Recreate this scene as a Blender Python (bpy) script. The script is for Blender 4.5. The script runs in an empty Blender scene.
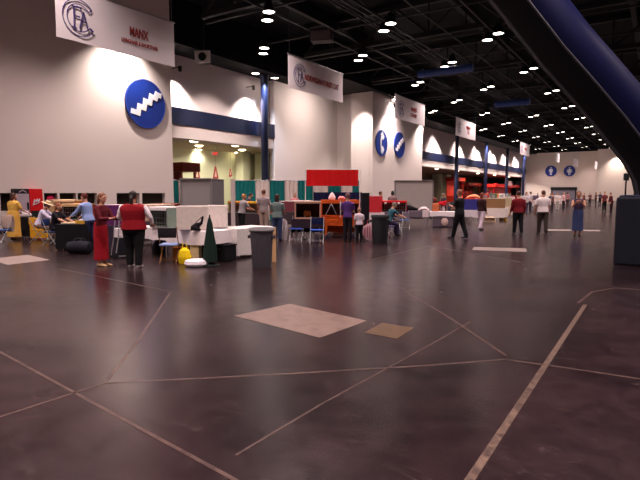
import bpy, bmesh, math, random
from mathutils import Vector, Matrix
random.seed(7)
SC = bpy.context.scene
COL = SC.collection
PI = math.pi
def R(d): return math.radians(d)

# ------------------------------------------------------------------ camera
FPX, EYE = 520.0, 1.65
PITCH = math.atan(47/520)
YAW = R(33.07)
cd = bpy.data.cameras.new('camera'); cd.lens = 36*FPX/640; cd.sensor_width = 36
cd.clip_start = 0.05; cd.clip_end = 500
cam = bpy.data.objects.new('camera', cd); COL.objects.link(cam)
cam.location = (0, 0, EYE); cam.rotation_euler = (PI/2-PITCH, 0, YAW)
SC.camera = cam

# ------------------------------------------------------------------ view + world
SC.view_settings.view_transform = 'Standard'
SC.view_settings.look = 'None'
SC.view_settings.gamma = 1.0
SC.view_settings.use_curve_mapping = False
SC.view_settings.exposure = 0.25
SC.cycles.use_denoising = True
SC.cycles.max_bounces = 6
SC.cycles.sample_clamp_indirect = 4.0
wd = bpy.data.worlds.new('world'); SC.world = wd; wd.use_nodes = True
wd.node_tree.nodes['Background'].inputs[0].default_value = (0.9, 0.8, 0.85, 1)
wd.node_tree.nodes['Background'].inputs[1].default_value = 0.006

LAMP_COL = (1.0, 0.80, 0.77)
def spot(loc, power, angle, blend, col=LAMP_COL, target=None, size=0.25):
    l = bpy.data.lights.new('spot_beam', 'SPOT')
    l.energy = power; l.spot_size = R(angle); l.spot_blend = blend; l.color = col; l.shadow_soft_size = size
    o = bpy.data.objects.new('spot_beam', l); COL.objects.link(o); o.location = loc
    if target is not None:
        d = Vector(target)-Vector(loc); o.rotation_euler = d.to_track_quat('-Z', 'Y').to_euler()
    return o
LAMP_Z = 11.0
HALL_POWER = 2300
WASH_POWER = 3600
# the hall's lamp grid: staggered pairs, every 4.5 m across and 5.1 m along
GRID = []
for i, lx in enumerate([-27.0, -22.45, -17.95, -13.45, -8.9, -4.4, 0.1, 4.6, 9.1, 13.6]):
    off = 0 if i % 2 == 0 else 5.15
    s = 22.5-10.25*3
    k = -3
    while s < 132:
        y = s + (off if True else 0)
        if 0 <= i:
            GRID.append((i, k, lx, y))
        s += 10.25; k += 1
for (i, k, lx, y) in GRID:
    if y > 131 or (lx < -23 and y < 33) or (lx < -19 and y < 22) or (lx < -24 and 34 < y < 58): continue
    if lx < -21 and 42 < y < 45: continue
    spot((lx, y, LAMP_Z-0.25), HALL_POWER, 118, 0.9)
# wall washers tucked under the roof edge: they draw the bright scallops
WALL_S, WALL_B = -27.75, -22.9
WASH = [(-22.9+0.9, 16.9, 9.7), (-28.3+0.75, 25.0, 9.7), (-28.3+0.75, 32.6, 9.7), (-22.9+0.7, 47.6, 9.9), (-22.9+0.7, 56.0, 9.6), (-22.9+.75, -2.0, 9.6)]
for s in (64.5, 74.4, 85.6, 96.0, 106.8, 117.5, 126.6): WASH.append((-28.3+1.9, s, 10.9))
for w in WASH:
    if w[1] > 60: spot(w, WASH_POWER*1.4, 103, 0.25, (1, .86, .78), (w[0]-.2, w[1], 0), 0.1)
    else: spot(w, WASH_POWER*(1.3 if w[0] < -25 else 1), 118, 1.0, (1, .86, .78), (w[0]-0.5, w[1], 0), 0.1)
spot((-23.6, 39.2, 10.9), 1500, 165, 1.0, (1, .86, .78), (-27.6, 39.6, 5.5), .3)
spot((-21.4, 27.7, 10.7), 2600, 62, 0.5, (1, .84, .78), (-28.0, 28.5, 4.2), .25)  # added fill on the lower recess wall, no fixture of its own
for s in (63, 73, 83, 93, 103, 113, 123): spot((-21.4, s, 10.7), 2400, 62, 0.5, (1, .84, .78), (-28.0, s+.8, 4.2), .25)  # row of added fills brightening the far lower wall
spot((-23.6, 42.7, 10.6), 2600, 75, .8, (1, .9, .82), (-24.1, 44.2, 3.5), .1)
spot((-8.0, 129.1, 9.9), 2600, 120, 1.0, (1, .86, .76), (-8.0, 129.6, 0), .1)
for x in (-24, -18, -13): spot((x, 126, 10.9), 180, 165, 1.0, (1, .86, .78), (x, 134.8, 4), .3)  # fills added to brighten the far wall, without fixtures

# ------------------------------------------------------------------ helpers
def lin(c): 
    c /= 255.0
    return c/12.92 if c <= 0.04045 else ((c+0.055)/1.055)**2.4
def C3(r, g, b): return (lin(r), lin(g), lin(b), 1)

MATS = {}
def mat(name, rgb, rough=0.7, var=0.12, scale=6.0, metal=0.0, bump=0.0, spec=0.4):
    if name in MATS: return MATS[name]
    m = bpy.data.materials.new(name); m.use_nodes = True
    nt = m.node_tree; b = nt.nodes['Principled BSDF']
    c = C3(*rgb)
    b.inputs['Roughness'].default_value = rough; b.inputs['Metallic'].default_value = metal
    b.inputs['Specular IOR Level'].default_value = spec
    tc = nt.nodes.new('ShaderNodeTexCoord'); n = nt.nodes.new('ShaderNodeTexNoise')
    n.inputs['Scale'].default_value = scale; n.inputs['Detail'].default_value = 4
    nt.links.new(tc.outputs['Object'], n.inputs['Vector'])
    mx = nt.nodes.new('ShaderNodeMix'); mx.data_type = 'RGBA'
    mx.inputs['A'].default_value = tuple(max(0, x*(1-var)) for x in c[:3])+(1,)
    mx.inputs['B'].default_value = tuple(min(1, x*(1+var)) for x in c[:3])+(1,)
    nt.links.new(n.outputs['Fac'], mx.inputs['Factor'])
    nt.links.new(mx.outputs['Result'], b.inputs['Base Color'])
    if bump:
        bp = nt.nodes.new('ShaderNodeBump'); bp.inputs['Strength'].default_value = bump; bp.inputs['Distance'].default_value = .01
        nt.links.new(n.outputs['Fac'], bp.inputs['Height']); nt.links.new(bp.outputs['Normal'], b.inputs['Normal'])
    MATS[name] = m; return m
def emis(name, rgb, strength):
    if name in MATS: return MATS[name]
    m = bpy.data.materials.new(name); m.use_nodes = True
    nt = m.node_tree; nt.nodes.remove(nt.nodes['Principled BSDF'])
    e = nt.nodes.new('ShaderNodeEmission'); e.inputs[0].default_value = C3(*rgb); e.inputs[1].default_value = strength
    nt.links.new(e.outputs[0], nt.nodes['Material Output'].inputs[0]); MATS[name] = m; return m
_cl = {}
def cloth(r, g, b, rough=.85):
    k = (r, g, b)
    if k not in _cl: _cl[k] = mat('cloth_%d_%d_%d' % k, k, rough, .18, 14, spec=.2)
    return _cl[k]

class MB:
    """collects shapes for ONE mesh object"""
    def __init__(s): s.v = []; s.f = []
    def add(s, vs, fs):
        o = len(s.v); s.v += [tuple(v) for v in vs]; s.f += [tuple(i+o for i in f) for f in fs]; return s
    def box(s, c, d, rz=0, M=None):
        x, y, z = d[0]/2, d[1]/2, d[2]/2
        vs = [Vector((a*x, b*y, e*z)) for e in (-1, 1) for b in (-1, 1) for a in (-1, 1)]
        m = Matrix.Rotation(rz, 3, 'Z') if M is None else M
        vs = [m @ v + Vector(c) for v in vs]
        return s.add(vs, [(0, 2, 3, 1), (4, 5, 7, 6), (0, 1, 5, 4), (2, 6, 7, 3), (0, 4, 6, 2), (1, 3, 7, 5)])
    def loft(s, secs, cap=True):
        """secs: list of rings (equal length lists of points)"""
        n = len(secs[0]); vs = [p for r in secs for p in r]; fs = []
        for i in range(len(secs)-1):
            for j in range(n):
                k = (j+1) % n; fs.append((i*n+j, i*n+k, (i+1)*n+k, (i+1)*n+j))
        if cap:
            fs.append(tuple(range(n-1, -1, -1))); fs.append(tuple(range((len(secs)-1)*n, len(secs)*n)))
        return s.add(vs, fs)
    def limb(s, pts, rad, n=10, ref=(1, 0, 0)):
        pts = [Vector(p) for p in pts]; secs = []
        for i, p in enumerate(pts):
            a = pts[max(0, i-1)]; b = pts[min(len(pts)-1, i+1)]
            t = (b-a).normalized(); r0 = Vector(ref)
            if abs(t.dot(r0)) > .9: r0 = Vector((0, 1, 0)) if abs(t.y) < .9 else Vector((0, 0, 1))
            u = (r0-t*r0.dot(t)).normalized(); w = t.cross(u)
            q = rad[i]; rx, ry = q if isinstance(q, (tuple, list)) else (q, q)
            secs.append([p+u*rx*math.cos(2*PI*j/n)+w*ry*math.sin(2*PI*j/n) for j in range(n)])
        return s.loft(secs)
    def tube(s, a, b, r, n=8): return s.limb([a, b], [r, r], n)
    def path(s, pts, r, n=8): return s.limb(pts, [r]*len(pts), n)
    def lathe(s, prof, c=(0, 0, 0), n=24):
        secs = [[(c[0]+r*math.cos(2*PI*j/n), c[1]+r*math.sin(2*PI*j/n), c[2]+z) for j in range(n)] for r, z in prof]
        return s.loft(secs)
    def ball(s, c, r, n=12, m=8):
        if not isinstance(r, (tuple, list)): r = (r, r, r)
        secs = []
        for i in range(1, m):
            a = PI*i/m
            secs.append([(c[0]+r[0]*math.sin(a)*math.cos(2*PI*j/n), c[1]+r[1]*math.sin(a)*math.sin(2*PI*j/n), c[2]-r[2]*math.cos(a)) for j in range(n)])
        return s.loft(secs)
    def prism(s, poly, z0, z1, M=None):
        n = len(poly); vs = [Vector((x, y, z0)) for x, y in poly]+[Vector((x, y, z1)) for x, y in poly]
        if M is not None: vs = [M @ v for v in vs]
        return s.add(vs, [tuple(range(n-1, -1, -1)), tuple(range(n, 2*n))]+[(i, (i+1) % n, n+(i+1) % n, n+i) for i in range(n)])
    def build(s, name, m, parent=None, smooth=False, bevel=0, label=None):
        me = bpy.data.meshes.new(name); me.from_pydata(s.v, [], s.f); me.update()
        bm = bmesh.new(); bm.from_mesh(me); bmesh.ops.recalc_face_normals(bm, faces=bm.faces); bm.to_mesh(me); bm.free()
        me.materials.append(m)
        if smooth:
            me.shade_smooth(); me.set_sharp_from_angle(angle=R(42))
        o = bpy.data.objects.new(name, me); COL.objects.link(o)
        if parent is not None: o.parent = parent
        if bevel:
            md = o.modifiers.new('bevel', 'BEVEL'); md.width = bevel; md.segments = 2; md.limit_method = 'ANGLE'
        if label: o['label'] = label
        return o
    def blob(s, name, m, parent=None, voxel=.012, smooth_it=2, label=None):
        """union of all shapes as one continuous smooth surface"""
        o = s.build(name, m, parent)
        md = o.modifiers.new('r', 'REMESH'); md.mode = 'VOXEL'; md.voxel_size = voxel; md.use_smooth_shade = True
        if smooth_it:
            sm = o.modifiers.new('s', 'SMOOTH'); sm.factor = .5; sm.iterations = smooth_it
        bake(o)
        if label: o['label'] = label
        return o
def bake(o):
    dg = bpy.context.evaluated_depsgraph_get()
    me = bpy.data.meshes.new_from_object(o.evaluated_get(dg))
    old = o.data; mats = [x for x in old.materials]
    o.modifiers.clear(); o.data = me; me.name = o.name; bpy.data.meshes.remove(old)
    if not me.materials:
        for x in mats: me.materials.append(x)
    me.shade_smooth()
def tag(o, label, cat, group=None, kind=None):
    o['label'] = label; o['category'] = cat
    if group: o['group'] = group
    if kind: o['kind'] = kind
    return o
def thing(name, label, cat, loc=(0, 0, 0), rz=0, group=None):
    o = bpy.data.objects.new(name, None); COL.objects.link(o); o.empty_display_size = .2
    o.location = loc if len(loc) == 3 else (loc[0], loc[1], 0); o.rotation_euler = (0, 0, rz)
    return tag(o, label, cat, group)
def solo(name, mb, m, label, cat, loc=(0, 0, 0), rz=0, group=None, **kw):
    o = mb.build(name, m, **kw); o.location = loc if len(loc) == 3 else (loc[0], loc[1], 0); o.rotation_euler = (0, 0, rz)
    return tag(o, label, cat, group)
def struct(name, mb, m, **kw):
    o = mb.build(name, m, **kw); o['kind'] = 'structure'; return o
def dup(root, loc, rz, label, group=None):
    r = root.copy(); COL.objects.link(r); r.location = loc if len(loc) == 3 else (loc[0], loc[1], 0); r.rotation_euler = (0, 0, rz); r['label'] = label
    if group: r['group'] = group
    for ch in list(root.children):
        c = ch.copy(); COL.objects.link(c); c.parent = r
        for g in list(ch.children):
            d = g.copy(); COL.objects.link(d); d.parent = c
    return r
def text_mesh(name, body, size, m, parent, M, ext=.004, sx=1.0, label=None):
    cu = bpy.data.curves.new(name, 'FONT'); cu.body = body; cu.size = size; cu.extrude = ext; cu.align_x = 'CENTER'; cu.align_y = 'CENTER'; cu.offset = size*.03
    t = bpy.data.objects.new(name+'_t', cu); COL.objects.link(t)
    me = bpy.data.meshes.new_from_object(t.evaluated_get(bpy.context.evaluated_depsgraph_get()))
    bpy.data.objects.remove(t)
    me.transform(M @ Matrix.Diagonal((sx, 1, 1, 1))); me.materials.clear(); me.materials.append(m)
    o = bpy.data.objects.new(name, me); COL.objects.link(o); o.parent = parent
    if label: o['label'] = label
    return o

# measured points of the photograph turned into places in the hall
SY, CY = math.sin(YAW), math.cos(YAW)
def ray(x, y):
    xc = (x-320)/FPX; yc = (240-y)/FPX
    hz = math.cos(PITCH)+yc*math.sin(PITCH); z = -math.sin(PITCH)+yc*math.cos(PITCH)
    return (-SY*hz+CY*xc, CY*hz+SY*xc, z)
def A(x, y, z=0.0):
    r = ray(x, y); t = (z-EYE)/r[2]; return (r[0]*t, r[1]*t, z)
def depth(p): return -SY*p[0]+CY*p[1]
def zat(x, y, p):
    """height on the sight line (x,y) above the ground point p"""
    r = ray(x, y); return EYE + r[2]*depth(p)/(-SY*r[0]+CY*r[1])
def AZ(x, Z):
    """ground point in column x at forward distance Z"""
    xr = (x-320)/FPX*Z*1.004; return (-SY*Z+CY*xr, CY*Z+SY*xr, 0)

# ------------------------------------------------------------------ materials of the hall
def wall_mat(name, rgb):
    m = mat(name, rgb, .75, .05, .35, spec=.25); return m
M_WALL = wall_mat('painted_wall', (214, 200, 196))
M_FARWALL = wall_mat('far_wall_paint', (216, 200, 190))
M_CONC = wall_mat('concourse_paint', (226, 226, 202))
M_NAVY = mat('navy_band_paint', (10, 20, 52), .45, .08, 1.0)
M_COLUMN = mat('blue_column_paint', (10, 18, 48), .45, .08, 1.0)
M_BLACK = mat('black_ceiling_paint', (15, 15, 18), .8, .2, .6, spec=.15)
M_STEEL = mat('black_steel', (20, 20, 23), .6, .15, 2.0)
M_RAIL = mat('rail_grey', (38, 38, 42), .55, .1, 2.0)
M_DARKWIN = mat('dark_opening', (44, 36, 28), .35, .3, 1.5)
M_RED = mat('red_laminate', (188, 24, 18), .5, .1, 2.0)
M_WHITE = mat('white_plastic', (226, 222, 222), .5, .05, 4)
M_CHROME = mat('pale_metal', (180, 180, 184), .35, .1, 8, metal=.7)
M_DKMETAL = mat('dark_metal', (40, 40, 44), .45, .1, 8, metal=.4)
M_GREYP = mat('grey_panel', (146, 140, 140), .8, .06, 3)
M_GREYD = mat('shaded_grey_panel', (104, 99, 102), .8, .06, 3)  # booth grey again, shade of the turned sides put into the colour
M_LAMP = emis('lamp_glow', (255, 238, 228), 14)

def floor_mat():
    m = bpy.data.materials.new('polished_concrete'); m.use_nodes = True
    nt = m.node_tree; N = nt.nodes; L = nt.links; b = N['Principled BSDF']
    tc = N.new('ShaderNodeTexCoord')
    def noise(scale, detail, rough=.55, dist=0.0):
        n = N.new('ShaderNodeTexNoise'); n.inputs['Scale'].default_value = scale; n.inputs['Detail'].default_value = detail
        n.inputs['Roughness'].default_value = rough; n.inputs['Distortion'].default_value = dist
        L.new(tc.outputs['Object'], n.inputs['Vector']); return n
    a = noise(.45, 8, .62, .6); c = noise(3.5, 6, .65, .4); d = noise(40, 3)
    r1 = N.new('ShaderNodeValToRGB'); r1.color_ramp.elements[0].position = .36; r1.color_ramp.elements[1].position = .64
    r1.color_ramp.elements[0].color = C3(22, 11, 15); r1.color_ramp.elements[1].color = C3(48, 33, 36)
    L.new(a.outputs['Fac'], r1.inputs[0])
    r2 = N.new('ShaderNodeValToRGB'); r2.color_ramp.elements[0].position = .35; r2.color_ramp.elements[1].position = .7
    r2.color_ramp.elements[0].color = (.72, .72, .72, 1); r2.color_ramp.elements[1].color = (1.2, 1.18, 1.16, 1)
    L.new(c.outputs['Fac'], r2.inputs[0])
    mx = N.new('ShaderNodeMix'); mx.data_type = 'RGBA'; mx.blend_type = 'MULTIPLY'; mx.inputs['Factor'].default_value = 1
    L.new(r1.outputs[0], mx.inputs['A']); L.new(r2.outputs[0], mx.inputs['B'])
    # scuffs: thin pale scratches with shapes of their own
    vo = N.new('ShaderNodeTexNoise'); vo.inputs['Scale'].default_value = 1.4; vo.inputs['Detail'].default_value = 10; vo.inputs['Roughness'].default_value = .75; vo.inputs['Distortion'].default_value = 2.2
    mp = N.new('ShaderNodeMapping'); mp.inputs['Scale'].default_value = (1, 2.6, 1); mp.inputs['Rotation'].default_value = (0, 0, .7)
    L.new(tc.outputs['Object'], mp.inputs[0]); L.new(mp.outputs[0], vo.inputs['Vector'])
    r3 = N.new('ShaderNodeValToRGB'); r3.color_ramp.elements[0].position = .58; r3.color_ramp.elements[1].position = .76
    r3.color_ramp.elements[0].color = (0, 0, 0, 1); r3.color_ramp.elements[1].color = (.34, .33, .33, 1)
    L.new(vo.outputs['Fac'], r3.inputs[0])
    m2 = N.new('ShaderNodeMix'); m2.data_type = 'RGBA'; L.new(r3.outputs[0], m2.inputs['Factor']); L.new(mx.outputs['Result'], m2.inputs['A']); m2.inputs['B'].default_value = C3(120, 100, 96)
    L.new(m2.outputs['Result'], b.inputs['Base Color'])
    rr = N.new('ShaderNodeMapRange'); rr.inputs['To Min'].default_value = .17; rr.inputs['To Max'].default_value = .32
    L.new(c.outputs['Fac'], rr.inputs['Value']); L.new(rr.outputs[0], b.inputs['Roughness'])
    b.inputs['Specular IOR Level'].default_value = .5
    return m
M_FLOOR = floor_mat()
def worn(name, rgb, lo, hi, scale, rough=.35):
    m = mat(name, rgb, rough, .1, 8); nt = m.node_tree; N = nt.nodes; L = nt.links; b = N['Principled BSDF']
    src = b.inputs['Base Color'].links[0].from_socket
    tc = N.new('ShaderNodeTexCoord'); n = N.new('ShaderNodeTexNoise'); n.inputs['Scale'].default_value = scale; n.inputs['Detail'].default_value = 8; n.inputs['Roughness'].default_value = .7
    L.new(tc.outputs['Object'], n.inputs['Vector'])
    rp = N.new('ShaderNodeValToRGB'); rp.color_ramp.elements[0].position = lo; rp.color_ramp.elements[1].position = hi; L.new(n.outputs['Fac'], rp.inputs[0])
    mx = N.new('ShaderNodeMix'); mx.data_type = 'RGBA'; mx.inputs['A'].default_value = C3(44, 30, 32)
    L.new(rp.outputs[0], mx.inputs['Factor']); L.new(src, mx.inputs['B']); L.new(mx.outputs['Result'], b.inputs['Base Color']); return m
M_TAPE = worn('worn_tape', (112, 92, 80), .36, .62, 16)
M_JOINT = worn('joint_filler', (88, 68, 62), .34, .60, 7)
M_PATCH = worn('pale_floor_patch', (118, 98, 91), .18, .52, 5)
M_PALE = mat('pale_patch_and_glare', (136, 120, 115), .4, .2, 5)  # pale patch colour; on the strips it paints floor glare
M_TAN = worn('tan_floor_patch', (90, 68, 48), .2, .6, 5)

# ------------------------------------------------------------------ the setting
FARY = 134.8
struct('floor', MB().box((0, 80, -.1), (84, 196, .2)), M_FLOOR)
struct('ceiling', MB().box((0, 62, 14.1), (84, 160, .2)), M_BLACK)
TOPZ = 11.2
# near-left block: the wall with the stair sign; a strip of dark service windows under it
wl = MB()
Y0, Y1 = -16.0, 20.1
wl.box((WALL_B-.2, (Y0+Y1)/2, (1.65+14)/2), (.4, Y1-Y0, 14-1.65))
wl.box((WALL_B-.2, (Y0+Y1)/2, .45), (.4, Y1-Y0, .9))
wl.box((-25.3, Y1-.2, 7), (4.4, .4, 14))
def latY(x, X):
    r = ray(x, 193); return r[1]*X/r[0]
win_px = [(0, 13), (44, 57.5), (59.5, 76), (77.5, 97), (116.5, 139.5), (142, 165)]
win_ys = [(latY(a, WALL_B), latY(b, WALL_B)) for a, b in win_px]
prev = Y0
for a, b in win_ys+[(Y1, Y1)]:
    if a > prev+.01: wl.box((WALL_B-.2, (prev+a)/2, 1.275), (.4, a-prev, .75))
    prev = b
struct('wall_left', wl, M_WALL)
for i, (a, b) in enumerate(win_ys):
    w = struct('window_%d' % (i+1), MB().box((WALL_B-.28, (a+b)/2, 1.275), (.06, b-a, .75)), M_DARKWIN)
    fr = MB()
    for z in (.92, 1.63): fr.box((WALL_B-.2, (a+b)/2, z), (.1, b-a, .04))
    fr.build('window_frame', mat('bronze_frame', (62, 52, 42), .5), w)
# recess wall behind: band, soffit, columns
def recess(tagname, y0, y1):
    struct('wall_'+tagname+'_upper', MB().box((-28.5, (y0+y1)/2, 10.7), (.4, y1-y0, 6.5)), M_WALL)
    struct('trim_'+tagname+'_band', MB().box((-28.15, (y0+y1)/2, 6.88), (.9, y1-y0, 1.12), ), M_NAVY)
    struct('wall_'+tagname+'_lower', MB().box((-28.3, (y0+y1)/2, 5.87), (.9, y1-y0, .9)), M_WALL)
recess('near_recess', 19.9, 35.5)
recess('far_recess', 56.5, FARY)
struct('wall_middle', MB().box((-28.0, 40.0, 7), (.5, 9.0, 14)), M_WALL)
wb = MB().box((WALL_B-.2, 50.35, 7), (.4, 12.3, 14)).box((-24.15, 44.4, 7), (2.1, .4, 14)).box((-25.3, 56.3, 7), (4.4, .4, 14))
wb.box((-27.4, 46.3, 7), (6.4, .3, 14)).box((-28.1, 45.4, 7), (.3, 1.9, 14))
struct('wall_protruding', wb, M_WALL)
struct('wall_far', MB().box((-20.2, FARY+.2, 7), (17, .4, 14)), M_FARWALL)
struct('wall_far_return', MB().box((11, 130.2, 7), (45.6, .4, 14)).box((-11.75, 132.4, 7), (.3, 4.6, 14)), M_FARWALL)
struct('wall_right', MB().box((36, 62, 7), (.4, 150, 14)), M_FARWALL)
struct('wall_behind', MB().box((4, -16.2, 7), (66, .4, 14)), M_FARWALL)
# black bulkhead above the walls
for nm, c, d in (('near', (-27.3, 27.8, 12.75), (2.4, 15.2, 3.3)), ('mid', (-25.4, 40.0, 12.75), (6.2, 8.9, 3.3)), ('front', (-22.6, 50.3, 12.75), (.5, 12.6, 3.3)), ('far', (-27.0, 95.7, 12.7), (3.4, 78.0, 3.4)), ('end', (-14, FARY-.4, 12.8), (26, .6, 3.2))):
    struct('trim_bulkhead_'+nm, MB().box(c, d), M_BLACK)
struct('trim_bulkhead_end_right', MB().box((11, 129.6, 12.8), (46, .6, 3.2)), M_BLACK)

# baseboards
struct('baseboard_left', MB().box((WALL_B+.01, (Y0+Y1)/2, .08), (.02, Y1-Y0, .16)), M_STEEL)
struct('baseboard_middle', MB().box((-27.73, 40, .08), (.03, 8.6, .16)), M_STEEL)
struct('baseboard_protruding', MB().box((WALL_B+.01, 50.35, .08), (.02, 12.2, .16)), M_STEEL)
struct('baseboard_far', MB().box((-20, FARY-.02, .08), (16, .04, .16)), M_STEEL)

# concourse beyond the openings
M_CCEIL = wall_mat('concourse_ceiling_paint', (196, 178, 152))
struct('ceiling_near_concourse', MB().box((-33.9, 37, 6.1), (10.4, 34.4, .2)), M_CCEIL)
struct('wall_near_concourse', MB().box((-39, 37, 3.05), (.3, 34.4, 6.1)).box((-33.9, 54.3, 3.05), (10.4, .2, 6.1)).box((-33.9, 19.9, 3.05), (10.4, .2, 6.1)), M_CONC)
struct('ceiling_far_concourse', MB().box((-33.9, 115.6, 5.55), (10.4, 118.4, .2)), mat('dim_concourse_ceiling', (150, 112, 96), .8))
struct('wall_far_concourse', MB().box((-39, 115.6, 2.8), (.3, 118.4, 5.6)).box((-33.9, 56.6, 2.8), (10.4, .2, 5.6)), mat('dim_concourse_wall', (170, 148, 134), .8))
for j, x in enumerate((243, 262)):
    r = ray(x, 190); y = r[1]*-37.6/r[0]
    struct('trim_concourse_pilaster_%d' % j, MB().box((-37.6, y, 3.0), (1.1, 1.1, 6.0)), M_CONC)
warm = (1, .9, .68)
def ceiling_disc(loc, label, group, r=.22):
    t = thing('recessed_downlight', label, 'ceiling light', loc, 0, group)
    MB().lathe([(r*1.15, 0), (r*1.15, .05), (r, .05), (r, 0)]).build('trim_ring', M_WHITE, t, True)
    MB().lathe([(r*.7, -.10), (r*.95, -.04), (r, .01), (r, .04)]).build('lens', emis('concourse_lamp', (255, 236, 190), 12), t)
    return t
n = 0
for (x, y) in ((194, 141), (199, 145.5), (198, 149.5), (235.5, 145.2), (242, 149.6), (238, 152.5)):
    p = A(x, y, 5.96); n += 1
    side = 'left of the blue column' if x < 220 else 'just beside the blue column'
    row = ('front', 'middle', 'back')[(n-1) % 3]
    ceiling_disc((p[0], p[1], 5.955), '%s recessed round downlight of the three in concourse ceiling, %s' % (row, side), 'concourse downlights', .36)
    spot((p[0], p[1], 5.78), 900, 170, .8, warm)
n = 0
for s in (62, 70, 78, 88, 100, 112, 124):
    n += 1
    if s == 62: [struct('trim_far_pilaster_%d' % q_, MB().box((-37.8, ray(px_, 190)[1]*-37.8/ray(px_, 190)[0], 2.75), (1.2, 2.6, 5.5)), M_CONC) for q_, px_ in enumerate((437, 446))]
    ceiling_disc((-29.2, s, 5.412), 'recessed downlight %s in the dim far concourse ceiling, beyond the far blue columns' % ('nearest', 'second nearest', 'third nearest', 'middle', 'third farthest', 'second farthest', 'farthest')[n-1], 'far concourse downlights', .25)
    spot((-29.2, s, 5.36), 5200, 168, .8, (1, .8, .6))

# blue columns
for i, s in enumerate((33.4, 65.2, 81.1, 97.6, 113.4, 129.2)):
    label = ('tall dark blue column left of the grey walls, lit at its top', 'blue column just behind the edge of phone sign wall', 'tall blue column right of the phone sign wall, nearest of the far row', 'second blue column of the far row, beside hanging white banner', 'third blue column of the far row, above the red canopy', 'last blue column of the far row at the corner of far wall')[i]
    t = thing('column', label, 'column', (-27.1, s, 0), 0, 'blue columns along the left wall')
    MB().lathe([(.30, 0), (.30, 11.1)], n=20).build('shaft', M_COLUMN, t, True)
    MB().lathe([(.42, 0), (.42, .25), (.32, .3)], n=20).build('base', M_STEEL, t, True)
    MB().lathe([(.305, 10.7), (.38, 10.95), (.38, 11.15)], n=20).build('capital', M_COLUMN, t, True)
for s in (33.4, 97.6, 129.2): spot((-26.3, s-.75, 10.7), 2600, 60, 1.0, (.72, .82, 1), (-27.1, s, 9.0), .1)

# ------------------------------------------------------------------ roof steel
k = 0
for s in (12, 22.2, 32.5, 42.7, 53, 63.2, 73.5, 83.7, 94, 104, 114, 124):
    k += 1
    mb = MB()
    X0, X1 = -22.5 if s < 60 else -25.2, 34
    mb.box(((X0+X1)/2, s, 11.75), (X1-X0, .28, .3)); mb.box(((X0+X1)/2, s, 13.8), (X1-X0, .3, .35))
    x = X0; up = True
    while x < X1-2.4:
        a, b = (11.8, 13.8) if up else (13.8, 11.8)
        mb.tube((x, s, a), (x+2.4, s, b), .09, 6); mb.tube((x+2.4, s, 11.8), (x+2.4, s, 13.8), .07, 6)
        x += 2.4; up = not up
    struct('ceiling_truss_%d' % k, mb, M_STEEL)
for j, x in enumerate((-20, -11.2, -2, 7, 16, 25)):
    struct('ceiling_purlin_%d' % j, MB().box((x, 62, 13.55), (.3, 150, .7)), M_STEEL)
# lamp rails
mb = MB()
for x in (-22.45, -17.95, -13.45, -8.9, -4.4, .1, 4.6, 9.1):
    if x == -22.45: mb.box((x, 96, 11.32), (.09, 74, .09))
    else: mb.box((x, 66, 11.32), (.09, 130, .09))
struct('ceiling_rails_long', mb, M_RAIL)
mb = MB()
for j in range(22):
    y = 22.5-10.25+5.12*j
    x0 = -22.5 if y < 60 else -26.5
    mb.box(((x0+14)/2, y, 11.42), (14-x0, .09, .09))
struct('ceiling_rails_cross', mb, M_RAIL)
mb = MB()
for x in (-14.65, -14.9, -14.3, -11.6): mb.box((x, 66, 11.62), (.07, 130, .07))
struct('ceiling_banner_rails', mb, M_RAIL)
mb = MB()
for (i, kk, lx, y) in GRID:
    if y > 128 or i > 6 or (lx < -26 and not 30 < y < 34) or (i == 1 and (y < 22 or 34 < y < 45)): continue
    a = Vector((lx+.45, y-.5, 11.5)); b = Vector((lx-.45, y+.5, 11.5)); d = (b-a).normalized()*.1
    mb.tube(a-d, b+d, .05, 6)
    mb.tube((lx, y, 11.45), (lx, y, 11.75), .05, 6)
struct('ceiling_lamp_bars', mb, M_RAIL)
# ducts
def duct(label, a, b, r):
    t = thing('air_duct', label, 'duct', a)
    d = Vector(b)-Vector(a)
    MB().tube((0, 0, 0), d, r, 20).build('duct_pipe', mat('blue_duct', (40, 66, 130), .4, .1, 2), t, True)
    for f in (.2, .8): MB().tube(d*f, d*f+Vector((0, 0, 11.8-a[2])), .02, 6).build('hanger', M_STEEL, t)
    for f in (.08, .36, .64, .92):
        q = d*f; u = d.normalized()*.06
        MB().tube(q-u, q+u, r+.04, 20).build('duct_collar', mat('blue_duct', (40, 66, 130)), t, True)
p = A(445, 71, 10.3); duct('blue round air duct under the lamps above the third white banner', (p[0]-2.0, p[1], 10.3), (p[0]+2.0, p[1], 10.3), .26)
p = A(491, 90, 10.3); duct('smaller blue air duct deeper under the ceiling, left of the big tube', (p[0]-1.6, 53.0, 10.3), (p[0]+1.6, 53.0, 10.3), .3)

# downlights seen in the frame: pairs on the rails
def lamp(loc, label):
    t = lamp.src
    if t is None:
        t = thing('hall_downlight', label, 'ceiling light', loc, 0, 'round downlights on the black ceiling')
        MB().lathe([(.16, .55), (.19, .5), (.32, .1), (.34, 0), (.31, 0), (.28, .08)], n=20).build('housing', M_STEEL, t, True)
        MB().lathe([(.30, .03), (.30, .07)], n=20).build('lens', M_LAMP, t)
        MB().tube((0, 0, .5), (0, 0, .75 if True else 1), .03).build('hanger', M_STEEL, t)
        lamp.src = t; return t
    return dup(t, loc, 0, label)
lamp.src = None
ORD = ['first', 'second', 'third', 'fourth', 'fifth', 'sixth', 'seventh', 'eighth', 'ninth', 'tenth', 'eleventh', 'twelfth']
def proj(X, Y, Z):
    hz = -SY*X+CY*Y; xr = CY*X+SY*Y; dz = Z-EYE
    d = hz*math.cos(PITCH)-dz*math.sin(PITCH); u = hz*math.sin(PITCH)+dz*math.cos(PITCH)
    return (320+FPX*xr/d, 240-FPX*u/d, d)
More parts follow.
